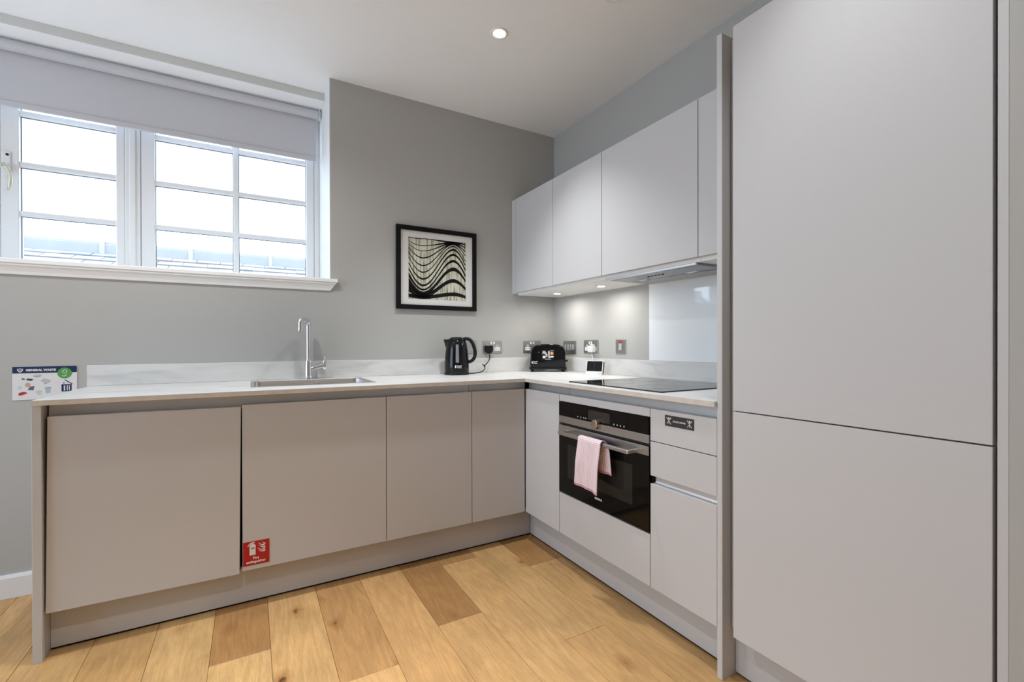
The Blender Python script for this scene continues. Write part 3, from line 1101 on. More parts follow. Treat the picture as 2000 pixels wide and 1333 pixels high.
# ------------------------------------------------------------------ worktop and upstands
SX0, SX1, SY0, SY1 = -1.965, -1.425, -0.468, -0.095     # sink cut-out
FW = -0.6475
m_ = MB()
for a, b2, c, d in ((-2.622, SX0, FW, -0.0005), (SX1, -0.6475, FW, -0.0005), (SX0, SX1, FW, SY0), (SX0, SX1, SY1, -0.0005)):
    m_.box(a, b2, c, d, 0.8915, 0.910)
bmesh.ops.remove_doubles(m_.bm, verts=m_.bm.verts, dist=0.0001)
bad = [f for f in m_.bm.faces if abs(f.normal.x) > .9 and any(abs(f.calc_center_median().x - xx) < 1e-4 for xx in (SX0, SX1)) and not (SY0 < f.calc_center_median().y < SY1)]
tag(m_.build('worktop', M_TOPA), 'long pale streaked worktop with the sink, along the window wall', 'worktop')
tag(MB().box(-0.6470, -0.0005, -1.8435, -0.0005, 0.8915, 0.910).build('worktop', M_TOPB), 'pale streaked worktop return carrying the hob, in front of the splashback', 'worktop')
tag(MB().box(-2.627, -0.0005, -0.012, -0.0003, 0.9105, 1.008, 0.001).build('upstand', M_TOPA), 'long low pale upstand behind the sink and kettle', 'upstand')
tag(MB().box(-0.012, -0.0003, -1.8435, -0.0125, 0.9105, 1.008, 0.001).build('upstand', M_TOPB), 'low pale upstand under the splashback, behind the hob', 'upstand')

M_EDGE = mat('beige_worktop_edge', (0.60, 0.55, 0.49), 0.5, spec=0.3, var=dict(scale=30, c0=(0.57, 0.52, 0.46), c1=(0.63, 0.58, 0.52)))  # front edges coloured darker and more beige than the top
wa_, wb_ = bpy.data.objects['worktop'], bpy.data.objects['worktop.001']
MB().box(-2.6225, -0.6482, FW - 0.0012, FW - 0.0001, 0.8918, 0.9092).build('front_edge', M_EDGE, wa_, label='beige front edge of the worktop')
MB().box(-0.6482, -0.6471, -1.8435, FW - 0.0012, 0.8918, 0.9092).build('front_edge', M_EDGE, wb_, label='beige front edge of the worktop')

# sink
sk = thing('sink', 'shallow-looking rectangular steel sink let into the worktop below the tap', 'sink', ((SX0 + SX1) / 2, (SY0 + SY1) / 2, 0.73))


def rrect(x0, x1, y0, y1, r, n=6):
    pts = []
    for cx, cy, a0 in ((x1 - r, y1 - r, 0), (x0 + r, y1 - r, 90), (x0 + r, y0 + r, 180), (x1 - r, y0 + r, 270)):
        for k in range(n + 1):
            a = math.radians(a0 + 90 * k / n)
            pts.append((cx + r * math.cos(a), cy + r * math.sin(a)))
    return pts


m_ = MB()
loops = [(0.0, 0.9108, 0.004), (0.0005, 0.9118, 0.0045), (0.008, 0.9118, 0.028), (0.010, 0.909, 0.030), (0.012, 0.760, 0.032), (0.030, 0.742, 0.045)]
prev = None
for ins, z, r in loops:
    cur = [m_.bm.verts.new((x, y, z)) for x, y in rrect(SX0 + 0.0 + ins - 0.006 * (ins < 0.005), SX1 - ins + 0.006 * (ins < 0.005), SY0 + ins - 0.006 * (ins < 0.005), SY1 - ins + 0.006 * (ins < 0.005), max(r, 0.004))]
    if prev:
        for k in range(len(cur)):
            j = (k + 1) % len(cur)
            m_.bm.faces.new((prev[k], prev[j], cur[j], cur[k]))
    prev = cur
m_.bm.faces.new(prev)
m_.build('bowl', M_STEEL, sk, smooth=True, auto=40)
MB().cyl(((SX0 + SX1) / 2, -0.28, 0.7425), (0, 0, 1), 0.045, 0.004, 32, bev=0.001).build('drain', M_CHROME, sk)
MB().box(-1.735, -1.640, SY1 - 0.016, SY1 - 0.0125, 0.868, 0.890, 0.001).build('overflow', M_CHROME, sk)

# tap
tp = thing('mixer_tap', 'tall chrome mixer tap with hooked spout and side lever behind the sink', 'tap', (-1.692, -0.058, 0.91))
ty = -0.058
MB().lathe([(0, 0), (0.0215, 0), (0.0215, 0.004), (0.0185, 0.006), (0.0180, 0.100), (0.0165, 0.104), (0.0150, 0.108), (0, 0.108)], (-1.692, ty, 0.9102), 32).build('body', M_CHROME, tp, smooth=True, auto=40)
pts = [(-1.692, ty, 1.012), (-1.692, ty, 1.195)]
d_ = Vector((-0.40, -0.92, 0)).normalized()     # spout swings over the bowl
R_ = 0.030
for k in range(1, 9):
    a = PI / 2 * k / 8
    pts.append((-1.692 + d_.x * R_ * (1 - math.cos(a)), ty + d_.y * R_ * (1 - math.cos(a)), 1.195 + R_ * math.sin(a) + 0.010))
L_ = 0.075
pe = Vector((-1.692, ty, 1.235)) + d_ * (R_ + L_)
for k in range(0, 9):
    a = PI / 2 * k / 8
    pts.append((pe.x + d_.x * 0.020 * math.sin(a), pe.y + d_.y * 0.020 * math.sin(a), 1.235 - 0.020 * (1 - math.cos(a))))
pts.append((pe.x + d_.x * 0.020, pe.y + d_.y * 0.020, 1.176))
MB().tube(pts, 0.0125, 20).build('spout', M_CHROME, tp, smooth=True, auto=50)
MB().cyl((pe.x + d_.x * 0.020, pe.y + d_.y * 0.020, 1.170), (0, 0, 1), 0.0135, 0.020, 24, bev=0.001).build('aerator', M_CHROME, tp, smooth=True, auto=40)
m_ = MB()
m_.tube([(-1.690, ty, 0.958), (-1.665, ty, 0.972), (-1.612, ty, 0.986)], [0.0125, 0.0135, 0.0125], 20)
lv = m_.build('lever_arm', M_CHROME, tp, smooth=True, auto=50)
MB().tube([(-1.6105, ty, 0.962), (-1.6085, ty, 0.990), (-1.6055, ty, 1.012), (-1.606, ty, 1.034)], [0.0105, 0.0125, 0.007, 0.0045], 16, squash=(0.45, 1.0)).build('lever', M_CHROME, lv, smooth=True)

# hob
hb_ = thing('induction_hob', 'black glass induction hob set flush in the worktop by the tall panel', 'hob', (-0.33, -1.265, 0.91))
MB().box(-0.588, -0.078, -1.565, -0.968, 0.9105, 0.9150, 0.0015).build('glass', M_HOB, hb_)
M_MARK = mat('hob_printed_line', (0.11, 0.11, 0.11), 0.2, bump=dict(scale=50, strength=0.001))
for cx, cy, r in ((-0.20, -1.12, 0.085), (-0.20, -1.41, 0.105), (-0.44, -1.12, 0.105), (-0.44, -1.41, 0.085)):
    MB().lathe([(r, 0.0), (r, 0.0002), (r + 0.0012, 0.0002), (r + 0.0012, 0.0)], (cx, cy, 0.91502), 48).build('zone_mark', M_MARK, hb_)

# ------------------------------------------------------------------ wall units
UF = -0.3625
ZU, ZUT, ZC = 1.461, 2.112, 1.443


M_UNDER = mat('white_cabinet_board', (0.74, 0.735, 0.72), 0.5, spec=0.3, bump=dict(scale=500, strength=0.02))


def wall_unit(y0, y1, label):
    t_ = thing('wall_cabinet', label, 'cabinet', (-0.18, (y0 + y1) / 2, ZC))
    MB().box(UF + TH + 0.002, -0.0005, y1 + 0.0005, y0 - 0.0005, ZC, ZUT - 0.002, 0.0008).build('carcass', M_UNDER, t_)
    door_box(MB(), UF, UF + TH, y1 + 0.0017, y0 - 0.0017, ZU, ZUT).build('door', M_CAB, t_)
    return t_


tag(MB().box(UF, -0.0005, -0.0515, -0.0005, ZC + 0.012, ZUT, 0.001).build('filler_panel', M_CAB), 'narrow upright filler strip between the window wall and the first wall cabinet', 'panel')
wall_unit(-0.0525, -0.502, 'wall cabinet nearest the window wall corner, first of the upper row')
wall_unit(-0.502, -0.955, 'second wall cabinet from the corner, left of the wide one')
wall_unit(-0.955, -1.5545, 'widest wall cabinet, directly above the cooker hood')
wall_unit(-1.5545, -1.8435, 'narrow wall cabinet half hidden behind the tall side panel')

# under-cabinet lights
for yy, lb in ((-0.287, 'small round light under the wall cabinet nearest the corner'), (-0.734, 'small round light under the second wall cabinet, next to the hood')):
    t = thing('cabinet_light', lb, 'light', (-0.177, yy, ZC))
    MB().lathe([(0.024, -0.0005), (0.025, -0.004), (0.029, -0.004), (0.030, -0.0003)], (-0.177, yy, ZC), 32).build('trim_ring', M_CHROME, t, smooth=True)
    MB().cyl((-0.177, yy, ZC - 0.0045), (0, 0, 1), 0.0235, 0.004, 32).build('lens', M_LED, t)
    l = bpy.data.lights.new('cabinet_lamp', 'AREA')
    l.shape = 'DISK'
    l.size = 0.046
    l.energy = 1.3
    l.spread = math.radians(170)
    l.color = (1.0, 0.97, 0.93)
    o = bpy.data.objects.new('cabinet_lamp', l)
    COL.objects.link(o)
    o.parent = t
    o.location = (0, 0, -0.006)

# cooker hood let into the underside
hd = thing('cooker_hood', 'slim silver cooker hood built under the widest wall cabinet', 'cooker hood', (-0.19, -1.25, ZC))
MB().box(-0.332, -0.045, -1.530, -0.985, ZC - 0.012, ZC - 0.0005, 0.002).build('frame', M_HOOD, hd)
MB().box(-0.345, -0.3325, -1.530, -0.965, ZC - 0.010, ZC - 0.0005, 0.001).build('front_lip', M_ALU, hd)
f_ = MB().box(-0.180, -0.055, -1.250, -1.000, ZC - 0.0145, ZC - 0.0125, 0.0008)
for k in range(9):
    f_.box(-0.174 + k * 0.013, -0.169 + k * 0.013, -1.242, -1.008, ZC - 0.0160, ZC - 0.0146)
f_.build('filter', M_STEEL, hd)
f_ = MB().box(-0.180, -0.055, -1.515, -1.255, ZC - 0.0145, ZC - 0.0125, 0.0008)
for k in range(9):
    f_.box(-0.174 + k * 0.013, -0.169 + k * 0.013, -1.507, -1.263, ZC - 0.0160, ZC - 0.0146)
f_.build('filter', M_STEEL, hd)
for k in range(5):
    MB().cyl((-0.275, -1.200 - 0.022 * k, ZC - 0.0150), (0, 0, 1), 0.006, 0.0028, 14).build('button', M_BMATT, hd)
for yy in (-1.10, -1.40):
    MB().box(-0.222, -0.194, yy - 0.03, yy + 0.03, ZC - 0.0140, ZC - 0.0122, 0.0006).build('lamp_cover', M_WPLAST, hd)

# glass splashback
tag(MB().box(-0.007, -0.0003, -1.8435, -0.945, 1.0085, 1.4415, 0.0008).build('splashback', M_SPLASH), 'glossy white glass splashback on the wall behind the hob', 'splashback')

# ------------------------------------------------------------------ tall units
tag(MB().box(-0.6365, -0.0005, -1.8640, -1.8445, 0.0, 2.1115, 0.001).build('end_panel', M_CAB), 'tall upright light grey panel between the worktop and the fridge housing', 'panel')
t = thing('tall_cabinet', 'tall light grey integrated fridge housing with two plain doors', 'cabinet', (-0.3, -2.19, 0.0))
MB().box(-0.598, -0.001, -2.494, -1.8985, 0.163, 2.106).build('carcass', M_CARC, t)
MB().box(-0.590, -0.001, -1.8985, -1.866, 0.163, 2.100).build('finger_rail', M_CARC, t)
door_box(MB(), -0.633, -0.614, -2.4915, -1.9005, 0.161, 0.8835).build('door', M_CAB, t)
door_box(MB(), -0.633, -0.614, -2.4915, -1.9005, 0.8870, 2.1105).build('door', M_CAB, t)
MB().box(-0.570, -0.552, -2.494, -1.866, 0.009, 0.1595).build('plinth', M_PLINTH, t)
tag(MB().box(-0.634, -0.0005, -2.5155, -2.4985, 0.0, 2.1115, 0.001).build('end_panel', M_CAB), 'tall light grey panel at the far right edge, past the fridge housing', 'panel')

# ------------------------------------------------------------------ picture
pc = thing('framed_print', 'black framed print of black wavy bands hanging on the grey wall', 'picture', (-0.919, 0, 1.323))
PX0, PX1, PZ0, PZ1 = -1.190, -0.648, 1.323, 1.844
fw = 0.028
m_ = MB()
m_.box(PX0, PX1, -0.022, -0.001, PZ0, PZ0 + fw, 0.0015)
m_.box(PX0, PX1, -0.022, -0.001, PZ1 - fw, PZ1, 0.0015)
m_.box(PX0, PX0 + fw, -0.022, -0.001, PZ0 + fw, PZ1 - fw, 0.0015)
m_.box(PX1 - fw, PX1, -0.022, -0.001, PZ0 + fw, PZ1 - fw, 0.0015)
m_.build('frame', M_FRAME, pc)
MB().box(PX0 + fw, PX1 - fw, -0.010, -0.004, PZ0 + fw, PZ1 - fw).build('mount', M_MAT, pc)
U0, U1, V0, V1 = -1.114, -0.722, 1.388, 1.776
pr = MB().box(U0, U1, -0.0108, -0.0101, V0, V1).build('print', M_PAPER, pc)
XS = (210, 400, 830, 1005)


def cosint(a, b, t):
    return a + (b - a) * (1 - math.cos(PI * t)) / 2


def curve(vals, X):
    l, tr, cr_, r = vals
    if X <= 400:
        t = (400 - X) / 190
        return tr + (l - tr) * t ** 1.9
    if X <= 830:
        return cosint(tr, cr_, (X - 400) / 430)
    t = (X - 830) / 175
    return cr_ + (r - cr_) * t ** 1.8


bands = [  # centre lines at left, trough, crest, right ; half widths at the same places
    ((245, 268, 312, 326), (5, 5, 14, 6)), ((298, 366, 322, 352), (5, 5, 14, 6)), ((340, 440, 332, 395), (5, 5, 12, 7)),
    ((392, 538, 342, 450), (7, 9, 10, 8)), ((462, 645, 346, 505), (9, 9, 9, 9)), ((528, 740, 374, 585), (10, 9, 9, 10)),
    ((612, 835, 422, 640), (14, 13, 15, 14)), ((690, 925, 492, 705), (20, 14, 16, 18)), ((775, 986, 582, 790), (34, 13, 19, 22)),
    ((860, 1040, 697, 862), (46, 28, 26, 22)), ((960, 1072, 860, 975), (55, 32, 27, 22)), ((1065, 1092, 1050, 1090), (26, 26, 27, 22))]
ink = MB()
mm = planeA(U0, V0, -0.0112)
for cen, hw in bands:
    lo, hi = [], []
    for k in range(61):
        u = k / 60
        X = 205 + u * 805
        ytop, ybot = 235 + u * 90, 1112 + u * 35
        yc = curve(cen, min(max(X, 210), 1005))
        w_ = curve(hw, min(max(X, 210), 1005))
        va = 1 - (yc + w_ - ytop) / (ybot - ytop)
        vb = 1 - (yc - w_ - ytop) / (ybot - ytop)
        va, vb = max(0.002, min(.998, va)), max(0.002, min(.998, vb))
        lo.append((u * (U1 - U0) * 0.985 + 0.003, va * (V1 - V0)))
        hi.append((u * (U1 - U0) * 0.985 + 0.003, vb * (V1 - V0)))
    ink.strip(lo, hi, 0.0, mm)
ink.build('ink_bands', M_INK, pr)
MB().box(PX0 + fw, PX1 - fw, -0.0185, -0.0170, PZ0 + fw, PZ1 - fw).build('glass', M_PICGLASS, pc)

# ------------------------------------------------------------------ sockets and switches
def plate(x0, z0, w, h, frame):
    """steel plate in plane frame(u,z,depth)"""
    m_ = MB()
    m_.box(0, w, 0, h, 0.0, 0.004, 0.0015, 2, m=frame)
    return m_


def double_socket(label, frame, plugs=()):
    w, h = 0.147, 0.087
    t_ = thing('wall_socket', label, 'socket', frame.translation[:])
    plate(0, 0, w, h, frame).build('face_plate', M_PLATE, t_)
    for g in (0, 1):
        cx = 0.036 + 0.075 * g
        m_ = MB()
        m_.box(cx - 0.022, cx + 0.022, 0.016, 0.040, 0.004, 0.0052, 0.001, m=frame)       # lower insert
        m_.box(cx - 0.008, cx + 0.008, 0.043, 0.057, 0.004, 0.0052, 0.001, m=frame)
        ins = m_.build('insert', M_WPLAST, t_)
        m_ = MB()
        m_.box(cx - 0.003, cx + 0.003, 0.046, 0.054, 0.0052, 0.0056, m=frame)
        m_.box(cx - 0.015, cx - 0.008, 0.026, 0.030, 0.0052, 0.0056, m=frame)
        m_.box(cx + 0.008, cx + 0.015, 0.026, 0.030, 0.0052, 0.0056, m=frame)
        m_.build('pin_holes', M_BMATT, ins)
        sx = 0.062 + 0.022 * g
        MB().box(sx - 0.006, sx + 0.006, 0.060, 0.078, 0.004, 0.0075, 0.001, m=frame).build('rocker', M_WPLAST, t_)
    return t_


ZS = 1.040
double_socket('double steel socket right of the kettle, with the black plug in it', planeA(-0.594, ZS, -0.0005))
double_socket('double steel socket on the window wall, half hidden behind the toaster', planeA(-0.272, ZS, -0.0005))
double_socket('double steel socket on the hob wall, with the white charger in it', planeB(-0.354, ZS, -0.0005))
t = thing('blank_plate', 'steel wall plate partly hidden behind the kettle handle', 'wall plate', (-0.682, 0, ZS))
fr_ = planeA(-0.726, ZS, -0.0005)
plate(0, 0, 0.087, 0.087, fr_).build('face_plate', M_PLATE, t)
MB().box(0.030, 0.080, 0.027, 0.031, 0.004, 0.0055, 0.0005, m=fr_).build('slot', M_ALU, t)
t = thing('grid_switch', 'four-gang steel switch plate right behind the toaster', 'switch', (0, -0.19, ZS))
fr_ = planeB(-0.119, ZS - 0.006, -0.0005)
plate(0, 0, 0.147, 0.090, fr_).build('face_plate', M_PLATE, t)
for k in range(4):
    sw = MB().box(0.022 + k * 0.029, 0.038 + k * 0.029, 0.026, 0.064, 0.004, 0.0085, 0.001, m=fr_).build('rocker', M_ALU, t)
    MB().box(0.026 + k * 0.029, 0.034 + k * 0.029, 0.056, 0.060, 0.0085, 0.0089, m=fr_).build('mark', M_SIGNW, sw)
t = thing('cooker_switch', 'single steel cooker switch with a red neon, left of the splashback', 'switch', (0, -0.712, ZS))
fr_ = planeB(-0.667, ZS + 0.001, -0.0005)
plate(0, 0, 0.088, 0.088, fr_).build('face_plate', M_PLATE, t)
MB().box(0.030, 0.058, 0.066, 0.077, 0.004, 0.0055, 0.001, m=fr_).build('neon', M_NEON, t, label='red neon indicator')
sw = MB().box(0.030, 0.058, 0.022, 0.062, 0.004, 0.0085, 0.0012, m=fr_).build('rocker', M_ALU, t)
MB().box(0.040, 0.048, 0.050, 0.053, 0.0085, 0.0089, m=fr_).build('mark', M_SIGNW, sw)

# black plug with kettle flex
pg = thing('plug', 'black mains plug with a flex, in the socket right of the kettle', 'plug', (-0.556, -0.006, 1.045))
fr_ = planeA(-0.556, 1.066, -0.0065)
MB().prism([(-0.026, 0.014), (-0.024, -0.012), (-0.011, -0.028), (0.011, -0.028), (0.024, -0.012), (0.026, 0.014), (0.020, 0.026), (-0.020, 0.026)], 0.026, fr_).build('body', M_BMATT, pg)
kx, ky = -0.838, -0.128
import itertools


def smooth_path(p, n=8):
    p = [Vector(q) for q in p]
    out = []
    ext = [p[0] * 2 - p[1]] + p + [p[-1] * 2 - p[-2]]
    for i in range(1, len(ext) - 2):
        a, b2, c, d = ext[i - 1], ext[i], ext[i + 1], ext[i + 2]
        for k in range(n):
            t_ = k / n
            out.append(0.5 * ((2 * b2) + (c - a) * t_ + (2 * a - 5 * b2 + 4 * c - d) * t_ ** 2 + (3 * b2 - a - 3 * c + d) * t_ ** 3))
    out.append(p[-1])
    return out


flex = smooth_path([(-0.556, -0.022, 1.040), (-0.554, -0.026, 1.020), (-0.560, -0.030, 0.995), (-0.585, -0.040, 0.968), (-0.607, -0.050, 0.957), (-0.606, -0.060, 0.940), (-0.640, -0.085, 0.921), (-0.700, -0.110, 0.9145), (-0.757, -0.128, 0.9142)])
fx = MB().tube(flex, 0.0032, 10).build('flex', M_BMATT, pg, smooth=True)
MB().tube([(-0.622, -0.048, 0.969), (-0.606, -0.049, 0.958), (-0.598, -0.049, 0.952)], 0.0022, 8).tube([(-0.616, -0.048, 0.957), (-0.604, -0.049, 0.957)], 0.0022, 8).build('cable_tie', M_BMATT, fx)

# white charger
ch = thing('charger', 'white plug-in charger with a thin white lead, in the socket on the hob wall', 'charger', (-0.006, -0.466, ZS))
fr_ = planeB(-0.354, ZS, -0.0065)
MB().box(0.082, 0.130, 0.006, 0.050, 0.0, 0.034, 0.006, 3, m=fr_).box(0.092, 0.122, 0.050, 0.060, 0.0, 0.024, 0.004, 2, m=fr_).build('body', M_WPLAST, ch)
p0 = fr_ @ Vector((0.106, 0.006, 0.018))
MB().tube(smooth_path([p0, p0 + Vector((-0.006, -0.012, -0.016)), p0 + Vector((-0.012, -0.026, -0.040)), p0 + Vector((-0.022, -0.040, -0.080)), p0 + Vector((-0.030, -0.052, -0.1310))]), 0.0018, 8).build('lead', M_WPLAST, ch, smooth=True)

# ------------------------------------------------------------------ kettle
RZ = -0.518
kt = thing('kettle', 'black jug kettle with a water gauge standing on the worktop right of the tap', 'kettle', (kx, ky, 0.9101), RZ)
MB().lathe([(0, 0), (0.0775, 0), (0.0790, 0.003), (0.0780, 0.014), (0.0740, 0.018), (0, 0.018)], n=48).build('power_base', M_BMATT, kt, local=True, smooth=True, auto=40)
prof = [(0, 0.0185), (0.0755, 0.0185), (0.0775, 0.024), (0.0770, 0.050), (0.0755, 0.090), (0.0725, 0.130), (0.0680, 0.165), (0.0625, 0.195), (0.0565, 0.213), (0.050, 0.218), (0, 0.2185)]
m_ = MB()
m_.lathe(prof, n=56)
m_.build('body', M_BPLAST, kt, local=True, smooth=True, auto=50)
m_ = MB()
m_.lathe([(0.0505, 0.2185), (0.049, 0.224), (0.044, 0.2305), (0.034, 0.235), (0.018, 0.2375), (0, 0.238)], n=48)
m_.build('lid', M_BPLAST, kt, local=True, smooth=True)
# spout: wedge that pokes out at the left
m_ = MB()
sec = []
for (z, xout, hw_) in ((0.222, -0.084, 0.016), (0.205, -0.079, 0.019), (0.185, -0.073, 0.016), (0.165, -0.068, 0.008)):
    sec.append([m_.bm.verts.new((xout, 0, z)), m_.bm.verts.new((xout + 0.012, -hw_ * 0.7, z)), m_.bm.verts.new((-0.050, -hw_ * 1.7, z)), m_.bm.verts.new((-0.040, 0, z)), m_.bm.verts.new((-0.050, hw_ * 1.7, z)), m_.bm.verts.new((xout + 0.012, hw_ * 0.7, z))])
for a, b2 in zip(sec, sec[1:]):
    for k in range(6):
        j = (k + 1) % 6
        m_.bm.faces.new((a[k], a[j], b2[j], b2[k]))
m_.bm.faces.new(sec[0])
m_.bm.faces.new(sec[-1][::-1])
m_.build('spout', M_BPLAST, kt, local=True)
hp = smooth_path([(0.040, 0, 0.222), (0.060, 0, 0.227), (0.082, 0, 0.220), (0.101, 0, 0.196), (0.113, 0, 0.160), (0.116, 0, 0.130), (0.109, 0, 0.103), (0.092, 0, 0.086), (0.072, 0, 0.080)], 5)
nhp = len(hp)
MB().tube(hp, [0.0125 + 0.001 * math.sin(PI * i / nhp) for i in range(nhp)], 16, squash=(0.85, 1.05)).build('handle', M_BMATT, kt, local=True, smooth=True)
# gauge strip curved on the body, facing the room
def on_body(z):
    for (r0, h0), (r1, h1) in zip(prof[1:], prof[2:]):
        if h0 <= z <= h1:
            return r0 + (r1 - r0) * (z - h0) / (h1 - h0)
    return 0.05


M_GAUGE = mat('clear_gauge_plastic', (0.20, 0.21, 0.22), 0.12, bump=dict(scale=20, strength=0.002))


def body_patch(a0, a1, z0, z1, off, name, material, parent, na=6, nz=12):
    mm_ = MB()
    g = [[mm_.bm.verts.new(((on_body(z0 + (z1 - z0) * i / nz) + off) * math.cos(a0 + (a1 - a0) * j / na), (on_body(z0 + (z1 - z0) * i / nz) + off) * math.sin(a0 + (a1 - a0) * j / na), z0 + (z1 - z0) * i / nz)) for j in range(na + 1)] for i in range(nz + 1)]
    for i in range(nz):
        for j in range(na):
            mm_.bm.faces.new((g[i][j], g[i][j + 1], g[i + 1][j + 1], g[i + 1][j]))
    return mm_.build(name, material, parent, local=True, smooth=True)


body_patch(math.radians(-88), math.radians(-73), 0.078, 0.190, 0.0008, 'gauge', M_GAUGE, kt)
# maker's lettering bent round the body
def bent_text(s, size, a_mid, z, name, parent, material, two=None):
    mm_ = MB()
    mm_.text(s, size, Matrix.Translation((0, 0.0045 if two else 0, 0)), 0.0, 0.0003, 'CENTER')
    if two:
        mm_.text(two, size, Matrix.Translation((0, -0.0055, 0)), 0.0, 0.0003, 'CENTER')
    mm_.prism([(-0.026, -0.008), (-0.0195, -0.0085), (-0.0185, 0.0), (-0.0215, 0.0085), (-0.0245, 0.0085), (-0.0275, 0.0)], 0.0)
    for v in mm_.bm.verts:
        r = on_body(z + v.co.y) + 0.0009
        a = a_mid + v.co.x / r
        v.co = Vector((r * math.cos(a), r * math.sin(a), z + v.co.y))
    return mm_.build(name, material, parent, local=True)


bent_text('Russell', 0.0115, math.radians(-72), 0.053, 'lettering', kt, M_SIGNW, 'Hobbs')

# ------------------------------------------------------------------ toaster
ux, uy = Vector((0.852, -0.523)), Vector((0.523, 0.852))
tc_ = Vector((-0.196, -0.205)) + uy * 0.062
to = thing('toaster', 'black two-slice toaster with a picture label standing in the worktop corner', 'toaster', (tc_.x, tc_.y, 0.9101), math.atan2(-0.523, 0.852))


def toaster_profile(w, h, z0):
    pts_ = [(-w, z0), (w, z0), (w - 0.001, z0 + 0.05)]
    pts_ += [(w - 0.004, h - 0.060), (w - 0.008, h - 0.040), (w - 0.018, h - 0.022), (w - 0.034, h - 0.010), (w - 0.055, h - 0.0045)]
    pts_ += [(0.03, h), (-0.03, h)]
    pts_ += [(-(w - 0.055), h - 0.0045), (-(w - 0.034), h - 0.010), (-(w - 0.018), h - 0.022), (-(w - 0.008), h - 0.040), (-(w - 0.004), h - 0.060), (-(w - 0.001), z0 + 0.05)]
    return pts_


def ty_m(y):
    return Matrix(((1, 0, 0, 0), (0, 0, -1, y), (0, 1, 0, 0), (0, 0, 0, 1)))


m_ = MB()
m_.prism(toaster_profile(0.122, 0.192, 0.030), 0.120, ty_m(0.060))
es = [e for e in m_.bm.edges if len(e.link_faces) == 2 and abs(e.verts[0].co.y - e.verts[1].co.y) < 1e-6 and any(len(f.verts) > 4 for f in e.link_faces)]
bmesh.ops.bevel(m_.bm, geom=es, offset=0.008, segments=3, affect='EDGES', profile=0.5)
bd = m_.build('body', M_BPLAST, to, local=True, smooth=True, auto=35)
m_ = MB()
m_.prism(toaster_profile(0.1235, 0.1945, 0.030), 0.020, ty_m(0.010))
m_.build('chrome_band', M_CHROME, to, local=True, smooth=True, auto=35)
for yy in (-0.028, 0.028):
    MB().box(-0.070, 0.070, yy - 0.011, yy + 0.011, 0.1905, 0.1935, 0.001).build('slot', M_CHROME, bd, local=True)
MB().box(-0.128, 0.128, -0.062, 0.062, 0.017, 0.030, 0.004, 2).build('base', M_BMATT, to, local=True)
for sx in (-1, 1):
    for sy in (-1, 1):
        MB().lathe([(0, 0), (0.008, 0), (0.0095, 0.003), (0.0095, 0.017), (0, 0.017)], (sx * 0.108, sy * 0.046, 0), 18).build('foot', M_BMATT, to, local=True, smooth=True, auto=40)
MB().box(0.1225, 0.140, -0.012, 0.012, 0.068, 0.082, 0.004, 2).build('lever', M_BMATT, to, local=True)
fr_ = Matrix(((1, 0, 0, 0), (0, 0, -1, -0.0602), (0, 1, 0, 0), (0, 0, 0, 1)))
# colourful label on the front
m_ = MB()
lb = MB().box(-0.045, 0.043, 0.080, 0.150, 0.0, 0.0004, m=fr_).build('picture_label', M_BMATT, to, local=True)
M_TOAST = mat('toast_print', (0.62, 0.36, 0.12), 0.5, bump=dict(scale=100, strength=0.01))
M_TAUPE = mat('bread_print', (0.42, 0.40, 0.33), 0.5, bump=dict(scale=100, strength=0.01))
M_BROWN = mat('brown_print', (0.10, 0.02, 0.012), 0.5, bump=dict(scale=100, strength=0.01))
M_BLUE = mat('pale_blue_print', (0.45, 0.48, 0.56), 0.5, bump=dict(scale=100, strength=0.01))
q = 0.0005


def lab(name, material, polys, par, f, dz=0.0005, h=0.0003):
    mm_ = MB()
    fm = f @ Matrix.Translation((0, 0, dz))
    for p in polys:
        mm_.prism(p, h, fm)
    return mm_.build(name, material, par, local=True)


def rect(x0, x1, y0, y1):
    return [(x0, y0), (x1, y0), (x1, y1), (x0, y1)]


def disc(cx, cy, rx, ry, n=24, a0=0.0):
    return [(cx + rx * math.cos(2 * PI * k / n + a0), cy + ry * math.sin(2 * PI * k / n + a0)) for k in range(n)]


lab('bread_picture', M_TAUPE, [[(-0.040, 0.124), (-0.036, 0.144), (-0.022, 0.145), (-0.012, 0.134), (-0.006, 0.120), (-0.018, 0.118), (-0.028, 0.126)]], lb, fr_)
lab('toast_surround', M_BROWN, [rect(0.010, 0.040, 0.116, 0.145)], lb, fr_)
lab('toast_picture', M_TOAST, [disc(0.026, 0.128, 0.0105, 0.0105)], lb, fr_, 0.0009)
lab('caption_panel', M_SIGNW, [rect(-0.036, -0.018, 0.094, 0.111), rect(0.002, 0.010, 0.112, 0.142), rect(0.012, 0.040, 0.1475, 0.149), rect(0.018, 0.038, 0.100, 0.110), rect(-0.020, 0.020, 0.0855, 0.0875)], lb, fr_)
lab('blue_panel', M_BLUE, [rect(-0.016, -0.003, 0.112, 0.122), rect(-0.016, -0.004, 0.104, 0.110), rect(0.002, 0.017, 0.094, 0.111)], lb, fr_)
lab('brown_panel', M_BROWN, [rect(-0.016, -0.001, 0.092, 0.102)], lb, fr_)
MB().text('Russell', 0.0105, fr_ @ Matrix.Translation((-0.086, 0.0705, 0.0004)), 0.0002, 0.0003, 'CENTER').text('Hobbs', 0.0105, fr_ @ Matrix.Translation((-0.088, 0.0605, 0.0004)), 0.0002, 0.0003, 'CENTER').prism([(-0.110, 0.058), (-0.106, 0.058), (-0.104, 0.066), (-0.106, 0.074), (-0.110, 0.074), (-0.112, 0.066)], 0.0004, fr_).build('lettering', M_SIGNW, to, local=True)
lab('badge', M_CHROME, [disc(-0.062, 0.135, 0.004, 0.004, 16)], to, fr_)

